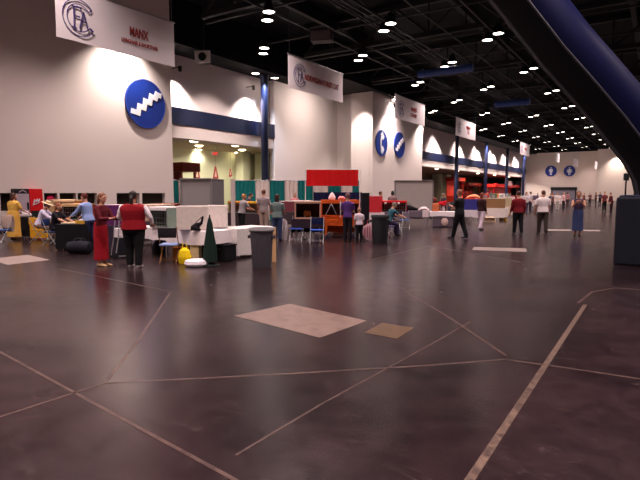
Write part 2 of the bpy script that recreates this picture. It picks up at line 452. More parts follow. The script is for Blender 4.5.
LN = {0: 'the line of lamps right by the left wall', 1: 'the second line of lamps from left wall', 2: 'the third line of lamps from left wall', 3: 'the fourth line of lamps from left wall', 4: 'the fifth line of lamps, nearest the big arch', 5: 'the line of lamps behind the big arch', 6: 'the line of lamps right of the big arch'}
cnt = {}
for (i, kk, lx, y) in sorted(GRID, key=lambda g: (g[0], g[3])):
    if i > 4 or (i == 0 and not 30 < y < 34): continue
    if i == 1 and (y < 22 or 34 < y < 45.0): continue
    if y > 128: continue
    X, Y, dd = proj(lx, y, LAMP_Z)
    if dd < 1 or not (-10 < X < 640 and 2 < Y < 200): continue
    cnt[i] = cnt.get(i, 0)+1
    q = ORD[min(11, cnt[i]-1)]
    if i == 0:
        lamp((-27.15, 32.4, LAMP_Z), 'round lamp just left of the top of the near blue column'); lamp((-26.9, 34.5, LAMP_Z), 'round lamp just right of the top of the near blue column'); continue
    lamp((lx+.45, y-.5, LAMP_Z), 'nearer lamp of the %s pair along %s' % (q, LN[i]))
    lamp((lx-.45, y+.5, LAMP_Z), 'farther lamp of the %s pair along %s' % (q, LN[i]))
# wall washer cans
for w in WASH:
    X, Y, dd = proj(*w)
    if dd < 1: continue
    nm = {16.9: 'above the stair sign, behind the first banner', 25.0: 'just past the corner of the stair sign wall', 32.6: 'beside the tall blue column', 47.6: 'above the phone sign', 56.0: 'at the right edge of the phone sign wall'}.get(w[1])
    if nm is None:
        if w[1] < 0: continue
        nm = 'above the blue band, %s beyond the phone sign wall' % ORD[[64.5, 74.4, 85.6, 96.0, 106.8, 117.5, 126.6].index(w[1])]
    t = thing('wall_washer', 'small dark wall washer lamp '+nm, 'wall light', (w[0], w[1], w[2]+.12), 0, 'wall washers')
    MB().lathe([(.1, 0), (.12, .02), (.12, .35), (.05, .38)], n=14).build('can', M_STEEL, t, True)
    wx = -28.3 if w[0] < -25 else WALL_B
    MB().box(((wx-w[0])/2, 0, .3), (abs(wx-w[0]), .05, .05)).build('bracket', M_STEEL, t)
# hanging equipment
p = A(203, 58, 10.2)
t = thing('floodlight', 'white-faced box floodlight hanging under the roof left of the blue column', 'floodlight', (p[0], p[1], 9.85), R(30))
MB().box((0, .25, .4), (.7, .6, .7)).build('housing', M_STEEL, t, bevel=.03)
MB().box((0, -.1, .4), (1.0, .08, .75)).build('face_plate', M_WHITE, t, bevel=.02)
MB().lathe([(.22, 0), (.26, .03), (.26, .06)], n=20).build('lens', M_STEEL, t).matrix_local = Matrix.Translation((0, -.14, .4)) @ Matrix.Rotation(PI/2, 4, 'X')
MB().box((0, .25, 2.44), (.06, .06, 3.43)).build('hanger', M_STEEL, t)
p = A(322, 36, 11.0)
t = thing('ceiling_speaker', 'dark boxy loudspeaker cluster hanging from roof above the second banner', 'speaker', (p[0], p[1], 10.6), R(20))
MB().box((0, 0, .35), (1.3, .8, .6)).build('cabinet', mat('speaker_grey', (52, 46, 48), .6), t, bevel=.04)
MB().box((0, -.42, .35), (1.15, .05, .46)).build('grille', mat('speaker_grille', (92, 78, 80), .8), t)
for x in (-.5, .5): MB().tube((x, 0, .6), (x, 0, 1.2), .025).build('hanger', M_STEEL, t)

# ------------------------------------------------------------------ the big leaning blue tube
def midline():
    pts = [(665, 194.6), (665, 188), (661, 170), (650, 149), (622, 113), (593, 79), (563, 45), (528, 0), (478, -62), (418, -137), (398, -162)]
    out = []
    Z = 13.0
    for x, y in pts:
        r = ray(x, y); tt = Z/(-SY*r[0]+CY*r[1])
        out.append(Vector((r[0]*tt, r[1]*tt, max(EYE+r[2]*tt, 1.61))))
    out[0].x, out[0].y = out[1].x, out[1].y
    return out
ml = midline()
Fv = Vector((-SY, CY, 0)); RAD = .67
def half_shell(sgn, name, m, t, r=RAD, n=14):
    secs = []
    for i, p in enumerate(ml):
        a = ml[max(0, i-1)]; b = ml[min(len(ml)-1, i+1)]; tg = (b-a).normalized()
        w = (Vector((0, 0, EYE))-p); w = (w-tg*w.dot(tg)).normalized()      # the seam runs along the side that faces the hall
        u = tg.cross(-w).normalized()
        ring = [p + u*sgn*r*math.sin(PI*j/n) + w*(r*math.cos(PI*j/n)) for j in range(n+1)]
        if i == 0: ring = [Vector((v.x, v.y, 1.605)) for v in ring]
        secs.append([v-base for v in ring])
    MB().loft(secs).build(name, m, t, True)
base = Vector((ml[0].x, ml[0].y, 1.6))
t = thing('leaning_tube', 'huge blue tube, one half shaded dark, leaning up from the navy block to the roof', 'tube column', base)
half_shell(-1, 'blue_shell', mat('deep_blue_shell', (13, 17, 60), .5, .08, .6, spec=.2), t)
half_shell(1, 'shaded_shell', mat('shaded_tube_half', (18, 19, 23), .7, .08, .6, spec=.2), t)  # lower half of the blue tube, its shade put into a near-black colour
seam = []
for i, p in enumerate(ml):
    a = ml[max(0, i-1)]; b = ml[min(len(ml)-1, i+1)]; tg = (b-a).normalized(); w = Vector((0, 0, EYE))-p; w = (w-tg*w.dot(tg)).normalized(); seam.append(p+w*(RAD-.005)-base)
MB().path(seam, .03, 6).build('seam', mat('seam_grey', (70, 70, 80), .5), t)
edge = []
for i, p in enumerate(ml):
    a = ml[max(0, i-1)]; b = ml[min(len(ml)-1, i+1)]; tg = (b-a).normalized(); u = tg.cross(Fv).normalized()
    edge.append(p+u*(RAD-.01)-base)
MB().path(edge, .04, 6).build('edge_seam', mat('seam_grey', (70, 70, 80)), t)
# navy block round its foot
bx0 = A(613, 265)
t = thing('pillar_base', 'navy blue block with soft top edge around the foot of the leaning tube', 'block', (bx0[0]+1.35, bx0[1]+1.6, 0))
MB().box((0, 0, .78), (2.7, 3.2, 1.56)).build('body', mat('navy_padding', (6, 11, 29), .85, .15, 3), t, bevel=.05)
MB().box((0, 0, 1.57), (2.6, 3.1, .06)).build('top_pad', mat('navy_padding_top', (16, 23, 50), .85, .15, 3), t, bevel=.03)
for q, xx in enumerate((-.45, .45)):
    MB().box((xx, -1.605, .78), (.02, .015, 1.5)).build('pad_seam', mat('navy_seam', (16, 22, 52), .7), t)

# ------------------------------------------------------------------ floor marks
def ground_poly(name, px, m, z=.004):
    pts = [A(x, y) for x, y in px]
    mb = MB().prism([(p[0], p[1]) for p in pts], .0, z); return struct(name, mb, m)
def strip(name, px, w, m, z=.0015):
    pts = [Vector(A(x, y)) for x, y in px]
    mb = MB()
    for q, (a, b) in enumerate(zip(pts, pts[1:])):
        d = (b-a).normalized(); nrm = Vector((-d.y, d.x, 0))*w/2
        a2, b2 = a-d*w*.3, b+d*w*.3
        mb.prism([((a2+nrm).x, (a2+nrm).y), ((b2+nrm).x, (b2+nrm).y), ((b2-nrm).x, (b2-nrm).y), ((a2-nrm).x, (a2-nrm).y)], 0, z+.0006*(q % 3))
    return struct(name, mb, m)
ground_poly('floor_patch_pale', [(234, 316), (290, 304), (367, 321), (320, 338)], M_PATCH)
ground_poly('floor_patch_tan', [(382, 323), (414, 328), (397, 339), (364, 333)], M_TAN)
ground_poly('floor_patch_left', [(-12, 259), (28, 255), (50, 260), (8, 265)], M_PALE)
ground_poly('floor_glare_strip', [(474, 247), (526, 248.5), (527, 252), (472, 250)], M_PALE)  # reflective glare on the floor, painted as a pale strip
ground_poly('floor_glare_far_strip', [(547, 229.3), (600, 230), (600, 231.2), (547, 230.8)], M_PALE)  # second strip of painted floor glare
strip('floor_tape_wide', [(585, 305), (438, 528)], .055, M_TAPE)
strip('floor_joint_front', [(-60, 320), (0, 352), (130, 423), (235, 480), (300, 516)], .03, M_JOINT)
strip('floor_joint_left', [(-40, 432), (0, 417), (105, 383)], .03, M_JOINT)
strip('floor_joint_diagonal', [(105, 383), (140, 338), (170, 293)], .035, M_JOINT)
strip('floor_joint_side', [(172, 292), (110, 279), (60, 269)], .03, M_JOINT)
strip('floor_joint_long', [(105, 383), (210, 378), (320, 372), (420, 366), (505, 359.5)], .03, M_JOINT)
strip('floor_joint_right', [(505, 359.5), (560, 367), (640, 379)], .03, M_JOINT)
strip('floor_joint_middle', [(400, 288), (450, 318), (505, 355)], .03, M_JOINT)
strip('floor_joint_faint', [(236, 455), (320, 405), (430, 345), (470, 322)], .018, M_JOINT)
strip('floor_tape_arc', [(578, 303), (592, 292), (615, 288), (645, 290)], .035, M_JOINT)
strip('floor_joint_far', [(360, 262), (430, 246), (520, 262)], .03, M_JOINT)
#---OBJECTS---
# ------------------------------------------------------------------ hanging banners
M_BANNER = mat('white_vinyl', (248, 238, 240), .6, .05, 1.2)
M_BTXT = mat('red_letters', (164, 58, 56), .6, .1)
M_LOGO = mat('purple_logo', (84, 70, 128), .6, .1)
BX = -14.65
# local frame of a banner: x along the hall, y up, z towards the hall (+X)
BM = Matrix(((0, 0, 1, 0), (1, 0, 0, 0), (0, 1, 0, 0), (0, 0, 0, 1)))
def banner(label, s0, s1, zb, lines, logo=.0, h=1.52, bx=BX):
    L = s1-s0
    t = thing('hanging_banner', label, 'banner', (bx, (s0+s1)/2, zb), 0, 'white banners hanging along the aisle')
    # gently rippled sheet with thickness
    mb = MB(); n = 14; f = []; b = []
    for i in range(n+1):
        x = -L/2+L*i/n
        for j in range(5):
            z = h*j/4; w = .012*math.sin(i*1.1+j*.7)*(1-.6*j/4)
            f.append((w+.006, x, z)); b.append((w-.006, x, z))
    N = len(f); fs = []
    for i in range(n):
        for j in range(4):
            q = (i*5+j, (i+1)*5+j, (i+1)*5+j+1, i*5+j+1)
            fs.append(q); fs.append(tuple(N+k for k in reversed(q)))
    ring = [i*5 for i in range(n+1)]+[n*5+j for j in range(1, 5)]+[i*5+4 for i in range(n-1, -1, -1)]+[j for j in range(3, 0, -1)]
    for a, c in zip(ring, ring[1:]+ring[:1]): fs.append((a, c, N+c, N+a))
    sheet = mb.add(f+b, fs).build('sheet', M_BANNER, t, True)
    MB().tube((0, -L/2-.05, h), (0, L/2+.05, h), .025).build('top_rod', M_CHROME, t)
    for e in (-1, 1): MB().tube((0, e*L*.48, h), (0, e*L*.48, 11.62-zb), .012, 5).build('cable', M_STEEL, t)
    if logo:
        c0 = -L/2+logo; lg = MB(); r = h*.32; cyl = h*.46
        def arc(rr, w, a0, a1):
            m = 28
            pts = [(rr*math.cos(a0+(a1-a0)*i/m), rr*math.sin(a0+(a1-a0)*i/m)) for i in range(m+1)]
            for (ax, ay), (bx_, by_) in zip(pts, pts[1:]):
                d = Vector((bx_-ax, by_-ay)); d.normalize(); nx, ny = -d.y*w/2, d.x*w/2
                lg.prism([(c0+ax+nx, cyl+ay+ny), (c0+bx_+nx, cyl+by_+ny), (c0+bx_-nx, cyl+by_-ny), (c0+ax-nx, cyl+ay-ny)], .020, .026, BM)
        def bar(x0, y0, x1, y1, w):
            d = Vector((x1-x0, y1-y0)); d.normalize(); nx, ny = -d.y*w/2, d.x*w/2
            lg.prism([(c0+x0*r+nx, cyl+y0*r+ny), (c0+x1*r+nx, cyl+y1*r+ny), (c0+x1*r-nx, cyl+y1*r-ny), (c0+x0*r-nx, cyl+y0*r-ny)], .020, .026, BM)
        arc(r*1.08, .028, R(38), R(325)); arc(r*.80, .028, R(38), R(325))
        bar(.66, .50, .86, .68, .04); bar(.66, -.46, .9, -.62, .07)
        w = .045
        bar(-.35, .62, -.35, -.62, w); bar(-.5, .6, .15, .6, w); bar(-.35, .06, .05, .06, w); bar(.12, .62, .12, .42, w); bar(-.5, -.62, -.2, -.62, w)      # F
        bar(.0, -.62, .28, .42, w); bar(.28, .42, .56, -.62, w); bar(.1, -.16, .5, -.16, w)                                                          # A
        lg.build('logo', M_LOGO, sheet)
    for (tx, size, x, y, sx) in lines:
        M = Matrix.Translation((.022, x, y)) @ BM
        text_mesh('lettering', tx, size, M_BTXT, sheet, M, .004, sx)
    return t
banner('large white banner reading MANX with purple ring logo, nearest of the hanging banners', 8.72, 13.05, 6.1, [('MANX', .40, .66, .76, .62), ('LONGHAIR & SHORTHAIR', .17, .70, .44, .72)], logo=.72)
banner('white banner with one red line of lettering above the middle grey wall', 19.8, 24.75, 6.52, [('NORWEGIAN FOREST CAT', .36, .42, .70, .72)], logo=.95)
banner('white banner with two short red words in front of the phone sign', 31.4, 36.5, 6.5, [('MAINE', .34, .5, .92, 1), ('COON', .34, .5, .52, 1)], logo=.95)
banner('white banner with small red lettering hung before the second far blue column', 43.4, 49.0, 6.5, [('BIRMAN', .36, .6, .92, .9), ('CAT', .36, .6, .5, .9)], logo=.95)
banner('small far white banner at the end of row of blue columns', 67.5, 73.0, 6.4, [('PERSIAN', .4, .3, .8, .8)], logo=.95)
banner('tiny white banner above the left round sign on the far wall', 95.0, 99.0, 6.9, [], bx=-14.9)
banner('tiny white banner above the right round sign on the far wall', 112.0, 118.0, 6.9, [], bx=-14.3)
banner('farthest tiny white banner right of the round signs on the far wall', 122.0, 127.0, 6.6, [], bx=-11.6, h=1.7)

# ------------------------------------------------------------------ round wall signs
M_SIGN = mat('sign_blue', (22, 46, 128), .4, .06, 1)
M_SIGNW = mat('sign_white', (222, 222, 230), .5, .03)
def disc_sign(label, loc, r, M, glyph):
    t = thing('round_sign', label, 'sign', loc, 0, 'round blue wall signs')
    n = 40
    disc = MB().prism([(r*math.cos(2*PI*i/n), r*math.sin(2*PI*i/n)) for i in range(n)], 0, .09, M).build('disc', M_SIGN, t)
    rim = MB()
    for i in range(n):
        a, b = 2*PI*i/n, 2*PI*(i+1)/n
        rim.prism([(r*math.cos(a), r*math.sin(a)), (r*math.cos(b), r*math.sin(b)), (r*.96*math.cos(b), r*.96*math.sin(b)), (r*.96*math.cos(a), r*.96*math.sin(a))], .088, .1, M)
    rim.build('rim', mat('sign_rim', (40, 66, 150), .4), t)
    g = MB(); glyph(g, r, M); g.build('symbol', M_SIGNW, disc)
    return t
def stroke(g, pts, w, M):
    for q, ((x0, y0), (x1, y1)) in enumerate(zip(pts, pts[1:])):
        d = Vector((x1-x0, y1-y0)); d.normalize(); ex, ey = d.x*w/2, d.y*w/2; nx, ny = -d.y*w/2, d.x*w/2
        g.prism([(x0-ex+nx, y0-ey+ny), (x1+ex+nx, y1+ey+ny), (x1+ex-nx, y1+ey-ny), (x0-ex-nx, y0-ey-ny)], .088+.0005*q, .104+.003*q, M)
def stairs(g, r, M):
    pts = [(-.66, -.38), (-.40, -.42), (-.34, -.14), (-.10, -.18), (-.04, .10), (.20, .06), (.26, .34), (.50, .30), (.56, .46), (.68, .44)]
    stroke(g, [(x*r, y*r) for x, y in pts], .21*r, M)
def phone(g, r, M):
    a = [(.12, .66), (-.08, .46), (-.16, .2), (-.16, -.2), (-.08, -.46), (.12, -.66)]
    stroke(g, [(x*r, y*r) for x, y in a], .17*r, M)
    for e in (-1, 1): stroke(g, [(.06*r, e*.62*r), (.16*r, e*.50*r)], .40*r, M)
def figure(skirt):
    def f(g, r, M):
        n = 16; g.prism([(.13*r*math.cos(2*PI*i/n), .56*r+.13*r*math.sin(2*PI*i/n)) for i in range(n)], .09, .11, M)
        if skirt: g.prism([(-.12*r, .38*r), (-.34*r, -.3*r), (.34*r, -.3*r), (.12*r, .38*r)], .09, .11, M)
        else: g.prism([(-.2*r, .38*r), (-.2*r, -.2*r), (.2*r, -.2*r), (.2*r, .38*r)], .09, .11, M)
        for e in (-1, 1):
            stroke(g, [(e*.1*r, -.2*r), (e*.1*r, -.68*r)], .14*r, M); stroke(g, [(e*.24*r, .32*r), (e*(.42 if skirt else .3)*r, -.12*r)], .09*r, M)
    return f
def onwall(x, y, X):
    r = ray(x, y); t = X/r[0]; return (X, r[1]*t, EYE+r[2]*t)
def onfar(x, y, Y):
    r = ray(x, y); t = Y/r[1]; return (r[0]*t, Y, EYE+r[2]*t)
p = onwall(145, 104, WALL_B); disc_sign('big round blue sign with white zigzag stairs on the left wall', p, 23.5/FPX*depth(p), BM, stairs)
p = onwall(381, 143, WALL_B); disc_sign('round blue sign with a white telephone handset', p, 12.6/FPX*depth(p), BM, phone)
p = onwall(399, 145, WALL_B); disc_sign('round blue stairs sign just right of the telephone sign', p, 12.4/FPX*depth(p), BM, stairs)
FM = Matrix(((1, 0, 0, 0), (0, 0, -1, 0), (0, 1, 0, 0), (0, 0, 0, 1)))
p = onfar(551, 171, FARY); disc_sign('left round blue sign on far wall, white standing figure', p, 5.4/FPX*depth(p), FM, figure(False))
p = onfar(569.5, 171, FARY); disc_sign('right round blue sign on far wall, white figure in skirt', p, 5.4/FPX*depth(p), FM, figure(True))
# big door in the far wall
a = onfar(552, 188.5, FARY); b = onfar(576, 188.5, FARY)
d1 = struct('door_1', MB().box(((a[0]+b[0])/2, FARY-.06, a[2]/2), (b[0]-a[0], .12, a[2])), mat('door_grey', (120, 116, 128), .6, .1, .5))
MB().box(((a[0]+b[0])/2, FARY-.1, a[2]), (b[0]-a[0]+.5, .35, .6)).box((a[0], FARY-.1, a[2]/2), (.3, .3, a[2])).box((b[0], FARY-.1, a[2]/2), (.3, .3, a[2])).build('door_frame', M_STEEL, d1)

# ------------------------------------------------------------------ reusable furniture
def table(label, x, y, rz, L, W=.76, H=.74, group=None, tone=(150, 140, 132)):
    t = thing('folding_table', label, 'table', (x, y, 0), rz, group)
    MB().box((0, 0, H-.02), (L, W, .04)).build('tabletop', mat('tabletop_%d' % tone[0], tone, .5), t, bevel=.008)
    for sx in (-1, 1):
        for sy in (-1, 1):
            MB().tube((sx*(L/2-.15), sy*(W/2-.08), H-.04), (sx*(L/2-.15), sy*(W/2-.08), 0), .015).build('leg', M_CHROME, t)
    return t
def drape_cloth(label, x, y, rz, L, W, rgb, drop=(.7, .7), H=.745, name='tablecloth', seed=0):
    """cloth over a table: flat top and wavy skirts; drop = front, sides"""
    rnd = random.Random(seed); mb = MB(); per = []
    a, b = L/2+.012, W/2+.012
    N = max(8, int(L/.12)); K = max(4, int(W/.14))
    for i in range(N): per.append((-a+2*a*i/N, -b, 0, -1, drop[0]))
    for i in range(K): per.append((a, -b+2*b*i/K, 1, 0, drop[1]))
    for i in range(N): per.append((a-2*a*i/N, b, 0, 1, drop[1]))
    for i in range(K): per.append((-a, b-2*b*i/K, -1, 0, drop[1]))
    n = len(per); ph = rnd.random()*6
    def ring(f, inset):
        out = []
        for i, (px, py, nx, ny, dr) in enumerate(per):
            w = (.018+.022*math.sin(i*1.7+ph))*f
            q = w-inset; corner = .0
            out.append((px+nx*q, py+ny*q, H+.006-dr*f-(.012*math.sin(i*.9+ph) if f == 1 else 0)))
        return out
    top = [(px-nx*.012, py-ny*.012, H+.012) for px, py, nx, ny, _ in per]
    rings = [top, ring(0, -.004), ring(.35, -.004), ring(.7, -.004), ring(1, -.004), ring(1, .006), ring(.5, .006), ring(.04, .006)]
    mb.loft(rings)
    o = mb.build(name, cloth(*rgb), None, True); o.location = (x, y, 0); o.rotation_euler = (0, 0, rz)
    me = o.data
    tag(o, label, 'tablecloth')
    return o
def cage(label, x, y, rz, z, L, D, H, rgb, mesh_front=True, inside=(60, 60, 56), name='show_cage', top_rgb=None, cover_front=False):
    t = thing(name, label, 'cage', (x, y, z), rz)
    fr = MB()
    for sx in (-1, 1):
        for sy in (-1, 1): fr.box((sx*L/2, sy*D/2, H/2), (.03, .03, H))
    for zz in (.015, H-.015):
        for sy in (-1, 1): fr.box((0, sy*D/2, zz), (L, .03, .03))
        for sx in (-1, 1): fr.box((sx*L/2, 0, zz), (.03, D, .03))
    fr.build('frame', M_CHROME, t)
    dm = cloth(*rgb); dr = MB()
    dr.box((-L/2-.025, 0, H/2+.01), (.02, D+.06, H)); dr.box((L/2+.025, 0, H/2+.01), (.02, D+.06, H)); dr.box((0, D/2+.025, H/2+.01), (L+.05, .02, H))
    if cover_front: dr.box((0, -D/2-.025, H/2+.01), (L+.05, .02, H))
    dr.build('drape', dm, t, bevel=.006)
    (MB().box((0, 0, H+.02), (L+.07, D+.07, .025)) if cover_front else MB().box((0, -.01, H+.02), (L+.08, D+.1, .03)).box((0, -D/2-.06, H-.02), (L+.08, .02, .08))).build('top_cover', cloth(*(top_rgb or rgb)), t, bevel=.008)
    MB().box((0, 0, .025), (L-.03, D-.03, .05)).build('cage_mat', cloth(*inside), t)
    if mesh_front and not cover_front:
        w = MB(); n = max(5, int(L/.09))
        for i in range(1, n): w.box((-L/2+L*i/n, -D/2, H/2), (.006, .006, H))
        for i in range(1, 4): w.box((0, -D/2, H*i/4), (L, .006, .006))
        w.build('wire_front', M_CHROME, t)
    return t
def chair(label, x, y, rz, seat=(36, 62, 130), back=(36, 62, 130), frame=None, group='folding chairs'):
    """folding chair facing local +Y"""
    fm = frame or M_CHROME
    t = thing('folding_chair', label, 'chair', (x, y, 0), rz, group)
    MB().box((0, 0, .43), (.42, .40, .045)).build('seat', cloth(*seat), t, bevel=.015)
    MB().limb([(-.21, -.235, .72), (0, -.255, .72), (.21, -.235, .72)], [(.015, .12)]*3, 10, (0, 1, 0)).build('backrest', cloth(*back), t, True)
    for sx in (-1, 1):
        MB().path([(sx*.215, -.25, .86), (sx*.215, -.06, .44), (sx*.215, .22, 0)], .012).build('leg', fm, t)
        MB().path([(sx*.19, .17, .43), (sx*.19, -.02, .24), (sx*.19, -.26, 0)], .012).build('leg', fm, t)
    MB().tube((-.215, .17, .08), (.215, .17, .08), .009).tube((-.19, -.2, .08), (.19, -.2, .08), .009).build('crossbar', fm, t)
    return t
def trash_can(label, x, y, rgb, h=.92, r=.30, bag=False):
    t = thing('trash_can', label, 'trash can', (x, y, 0), R(20))
    m = mat('bin_%d_%d' % (rgb[0], rgb[2]), rgb, .55, .08, 3)
    MB().lathe([(r*.8, 0), (r*.82, .02), (r*.98, h-.06), (r*.94, h-.06), (r*.78, .05)], n=28).build('body', m, t, True)
    MB().lathe([(r*.97, h-.09), (r*1.07, h-.08), (r*1.07, h-.03), (r*1.03, h), (r*.92, h-.01), (r*.92, h-.08)], n=28).build('rim', m, t, True)
    for e in (-1, 1): MB().box((e*r*1.06, 0, h-.2), (.05, .16, .07)).build('handle', m, t, bevel=.01)
    rb = MB()
    for i in range(10):
        a = 2*PI*i/10; rb.limb([(r*.83*math.cos(a), r*.83*math.sin(a), .05), (r*.95*math.cos(a), r*.95*math.sin(a), h-.22)], [.006, .006], 6)
    rb.build('ribs', m, t)
    if bag:
        MB().lathe([(r*.9, h-.1), (r*.98, h-.005), (r*1.09, h+.008), (r*1.1, h-.045), (r*1.08, h-.045), (r*1.05, h-.0), (r*.9, h-.03)], n=28).build('bin_liner', mat('liner', (176, 170, 172), .4, .1, 20), t, True)
    return t

# ------------------------------------------------------------------ people
SKIN = {'a': (206, 150, 124), 'b': (176, 122, 98), 'c': (120, 80, 62), 'd': (222, 172, 148)}
def person(label, pos, rz, H=1.70, bulk=1.0, lean=0, arms=((5, 8, 15, 0), (5, 8, 15, 0)), legs=((0, 0), (0, 0)), skin='a',
           top=(120, 120, 130), sleeve='short', vest=None, bottom='trousers', bcol=(40, 42, 56), hem=.1, hair=(50, 36, 28), style='short',
           shoe=(30, 28, 28), hat=None, vox=.012, turn=0, belly=0, group=None, seat=0):
    t = thing('person', label, 'person', (pos[0], pos[1], 0), rz, group)
    k = H; hipz = .50*k
    sm = mat('skin_'+skin, SKIN[skin], .55, .05, 20)
    legj = []
    for e, (s, b) in zip((-1, 1), legs):
        s, b = R(s), R(b); hp = Vector((e*.052*k*(.5+.5*bulk), 0, hipz))
        kn = hp+Vector((0, math.sin(s), -math.cos(s)))*.235*k
        an = kn+Vector((0, math.sin(s-b), -math.cos(s-b)))*.225*k
        legj.append([hp, kn, an])
    dz = .040*k-min(l[2].z for l in legj)
    if seat: dz = seat+.055*k-hipz
    off = Vector((0, 0, dz)); piv = Vector((0, 0, hipz)); rot = Matrix.Rotation(-R(lean), 3, 'X')
    def LZ(p): return rot @ (Vector(p)-piv)+piv+off
    legj = [[p+off for p in l] for l in legj]
    TS = [(.455, .080, .070, 0), (.50, .100, .078, 0), (.56, .094, .070, 0), (.62, .084, .064, .004), (.70, .096, .070, .006), (.76, .104, .068, .002), (.805, .096, .054, -.004), (.832, .055, .044, -.006)]
    def torso(mb, infl, z0, z1, extra=0.0):
        pts = []; rad = []
        for f, rx, ry, fy in TS:
            if f < z0-1e-4 or f > z1+1e-4: continue
            bb = belly if .5 <= f <= .72 else 0
            pts.append(LZ((0, (fy+bb*.4)*k, f*k))); rad.append((rx*k*bulk*infl+extra, (ry+bb)*k*bulk*infl+extra))
        mb.limb(pts, rad, 16)
    armj = []
    for e, (s, o, b, i) in zip((-1, 1), arms):
        s, o, b, i = R(s), R(o), R(b), R(i); sh = LZ((e*.104*k*(.45+.55*bulk), -.004*k, .795*k))
        u = Vector((e*math.sin(o), math.cos(o)*math.sin(s), -math.cos(o)*math.cos(s)))
        el = sh+u*.165*k
        v = Vector((-e*math.sin(i)+e*math.sin(o)*.3, math.cos(i)*math.sin(s+b), -math.cos(i)*math.cos(s+b))).normalized()
        wr = el+v*.145*k; armj.append((e, sh, el, wr, v))
    # body: one continuous surface
    mb = MB(); torso(mb, .90, .455, .84)
    hd = rot @ Vector((0, .012*k, 0))
    neck0, neck1 = LZ((0, -.004*k, .82*k)), LZ((0, .004*k, .885*k))
    mb.limb([neck0, neck1], [(.034*k, .036*k)]*2, 12)
    hr = rot @ Matrix.Rotation(R(turn), 3, 'Z'); hc = LZ((0, .010*k, .930*k))
    def HP(x, y, z): return hc+hr @ Vector((x*k, y*k, z*k))
    mb.limb([HP(0, .004, -.064), HP(0, .006, -.05), HP(0, .002, -.02), HP(0, 0, .015), HP(0, -.004, .045), HP(0, -.004, .064)],
            [(.018*k, .022*k), (.032*k, .042*k), (.042*k, .054*k), (.045*k, .058*k), (.035*k, .046*k), (.012*k, .018*k)], 16)
    mb.ball(HP(0, .060, -.012), (.009*k, .011*k, .012*k), 8, 6)
    mb.ball(HP(0, .050, -.04), (.016*k, .008*k, .006*k), 8, 6)
    for e in (-1, 1): mb.ball(HP(e*.045, -.004, -.004), (.006*k, .012*k, .017*k), 8, 6)
    for e, sh, el, wr, v in armj:
        mb.limb([sh, sh.lerp(el, .5), el, el.lerp(wr, .35), wr], [.028*k*bulk**.5, .027*k*bulk**.5, .022*k, .022*k, .0155*k], 10)
        side = Vector((0, 1, 0)).cross(v); side = side.normalized() if side.length > .2 else Vector((1, 0, 0))
        nrm = v.cross(side)
        mb.limb([wr, wr+v*.022*k, wr+v*.05*k], [(.016*k, .011*k), (.025*k, .012*k), (.023*k, .010*k)], 10, side)
        for q, ln in enumerate((.040, .046, .044, .034)):
            b0 = wr+v*.044*k+side*(q-1.5)*.0125*k; d1 = (v+nrm*.25*(-1)).normalized(); d2 = (v+nrm*.8*(-1)).normalized()
            mb.limb([b0, b0+d1*ln*.55*k, b0+d1*ln*.55*k+d2*ln*.5*k], [.0055*k, .0054*k, .0045*k], 7)
        b0 = wr+v*.016*k-side*e*.018*k; d1 = (v*.7-side*e*.7).normalized()
        mb.limb([b0, b0+d1*.026*k, b0+d1*.026*k+(v+d1*.4).normalized()*.022*k], [.0075*k, .0068*k, .0055*k], 7)
    ft = Vector((0, 1, 0))
    for hp, kn, an in legj:
        mb.limb([hp, hp.lerp(kn, .5), kn, kn.lerp(an, .35), an], [.052*k*bulk**.5, .044*k*bulk**.5, .032*k, .033*k, .021*k], 12)
        mb.limb([an+Vector((0, -.02*k, -.014*k)), an+Vector((0, .05*k, -.022*k)), an+Vector((0, .115*k, -.028*k))], [(.02*k, .02*k), (.024*k, .017*k), (.022*k, .010*k)], 10)
    bd = mb.blob('body', sm, t, vox*.75, 1)
    if vox < .014:
        for e in (-1, 1):
            MB().ball(HP(e*.019, .0515, .004), (.0075*k, .005*k, .005*k), 8, 6).build('eye', mat('eye_dark', (30, 24, 24), .3), bd, True)
        MB().ball(HP(0, .0565, -.040), (.014*k, .004*k, .003*k), 8, 6).build('mouth', mat('lip', (150, 84, 78), .5), bd, True)
    # clothes
    tc = cloth(*top) if top else None
    if top:
        mb = MB(); torso(mb, 1.03, .50, .832, .008)
        if sleeve:
            for e, sh, el, wr, v in armj:
                if sleeve == 'long':
                    mb.limb([sh, sh.lerp(el, .5), el, el.lerp(wr, .5), wr.lerp(el, .06)], [.037*k*bulk**.5, .036*k*bulk**.5, .031*k, .029*k, .023*k], 10)
                else:
                    mb.limb([sh, sh.lerp(el, .45), sh.lerp(el, .85)], [.037*k*bulk**.5, .038*k*bulk**.5, .040*k], 10)
        mb.blob('shirt', tc, t, vox, 2)
    if vest:
        mb = MB(); torso(mb, 1.06, .50, .832, .02); mb.blob('vest', cloth(*vest), t, vox, 2)
    bc = cloth(*bcol)
    if bottom in ('trousers', 'shorts'):
        mb = MB(); torso(mb, 1.03, .455, .60, .004)
        for hp, kn, an in legj:
            if bottom == 'trousers': mb.limb([hp, hp.lerp(kn, .5), kn, kn.lerp(an, .5), an.lerp(kn, -.02)], [.062*k*bulk**.8, .055*k*bulk**.8, .045*k*bulk**.6, .041*k*bulk**.5, .038*k*bulk**.4], 12)
            else: mb.limb([hp, hp.lerp(kn, .5), hp.lerp(kn, .95)], [.064*k*bulk**.5, .060*k*bulk**.5, .056*k], 12)
        mb.blob(bottom, bc, t, vox, 2)
    elif bottom == 'skirt':
        mb = MB(); ps = []; rs = []
        for q in range(6):
            z = .60*k+(hem*k-.60*k)*q/5; w = (.090, .106, .108, .108, .112, .118)[q]
            ps.append(Vector((0, 0, z))+off*(1-q/5)); rs.append((w*k*bulk+.008, w*.82*k*bulk+.008))
        mb.limb(ps, rs, 20); mb.blob('skirt', bc, t, vox, 2)
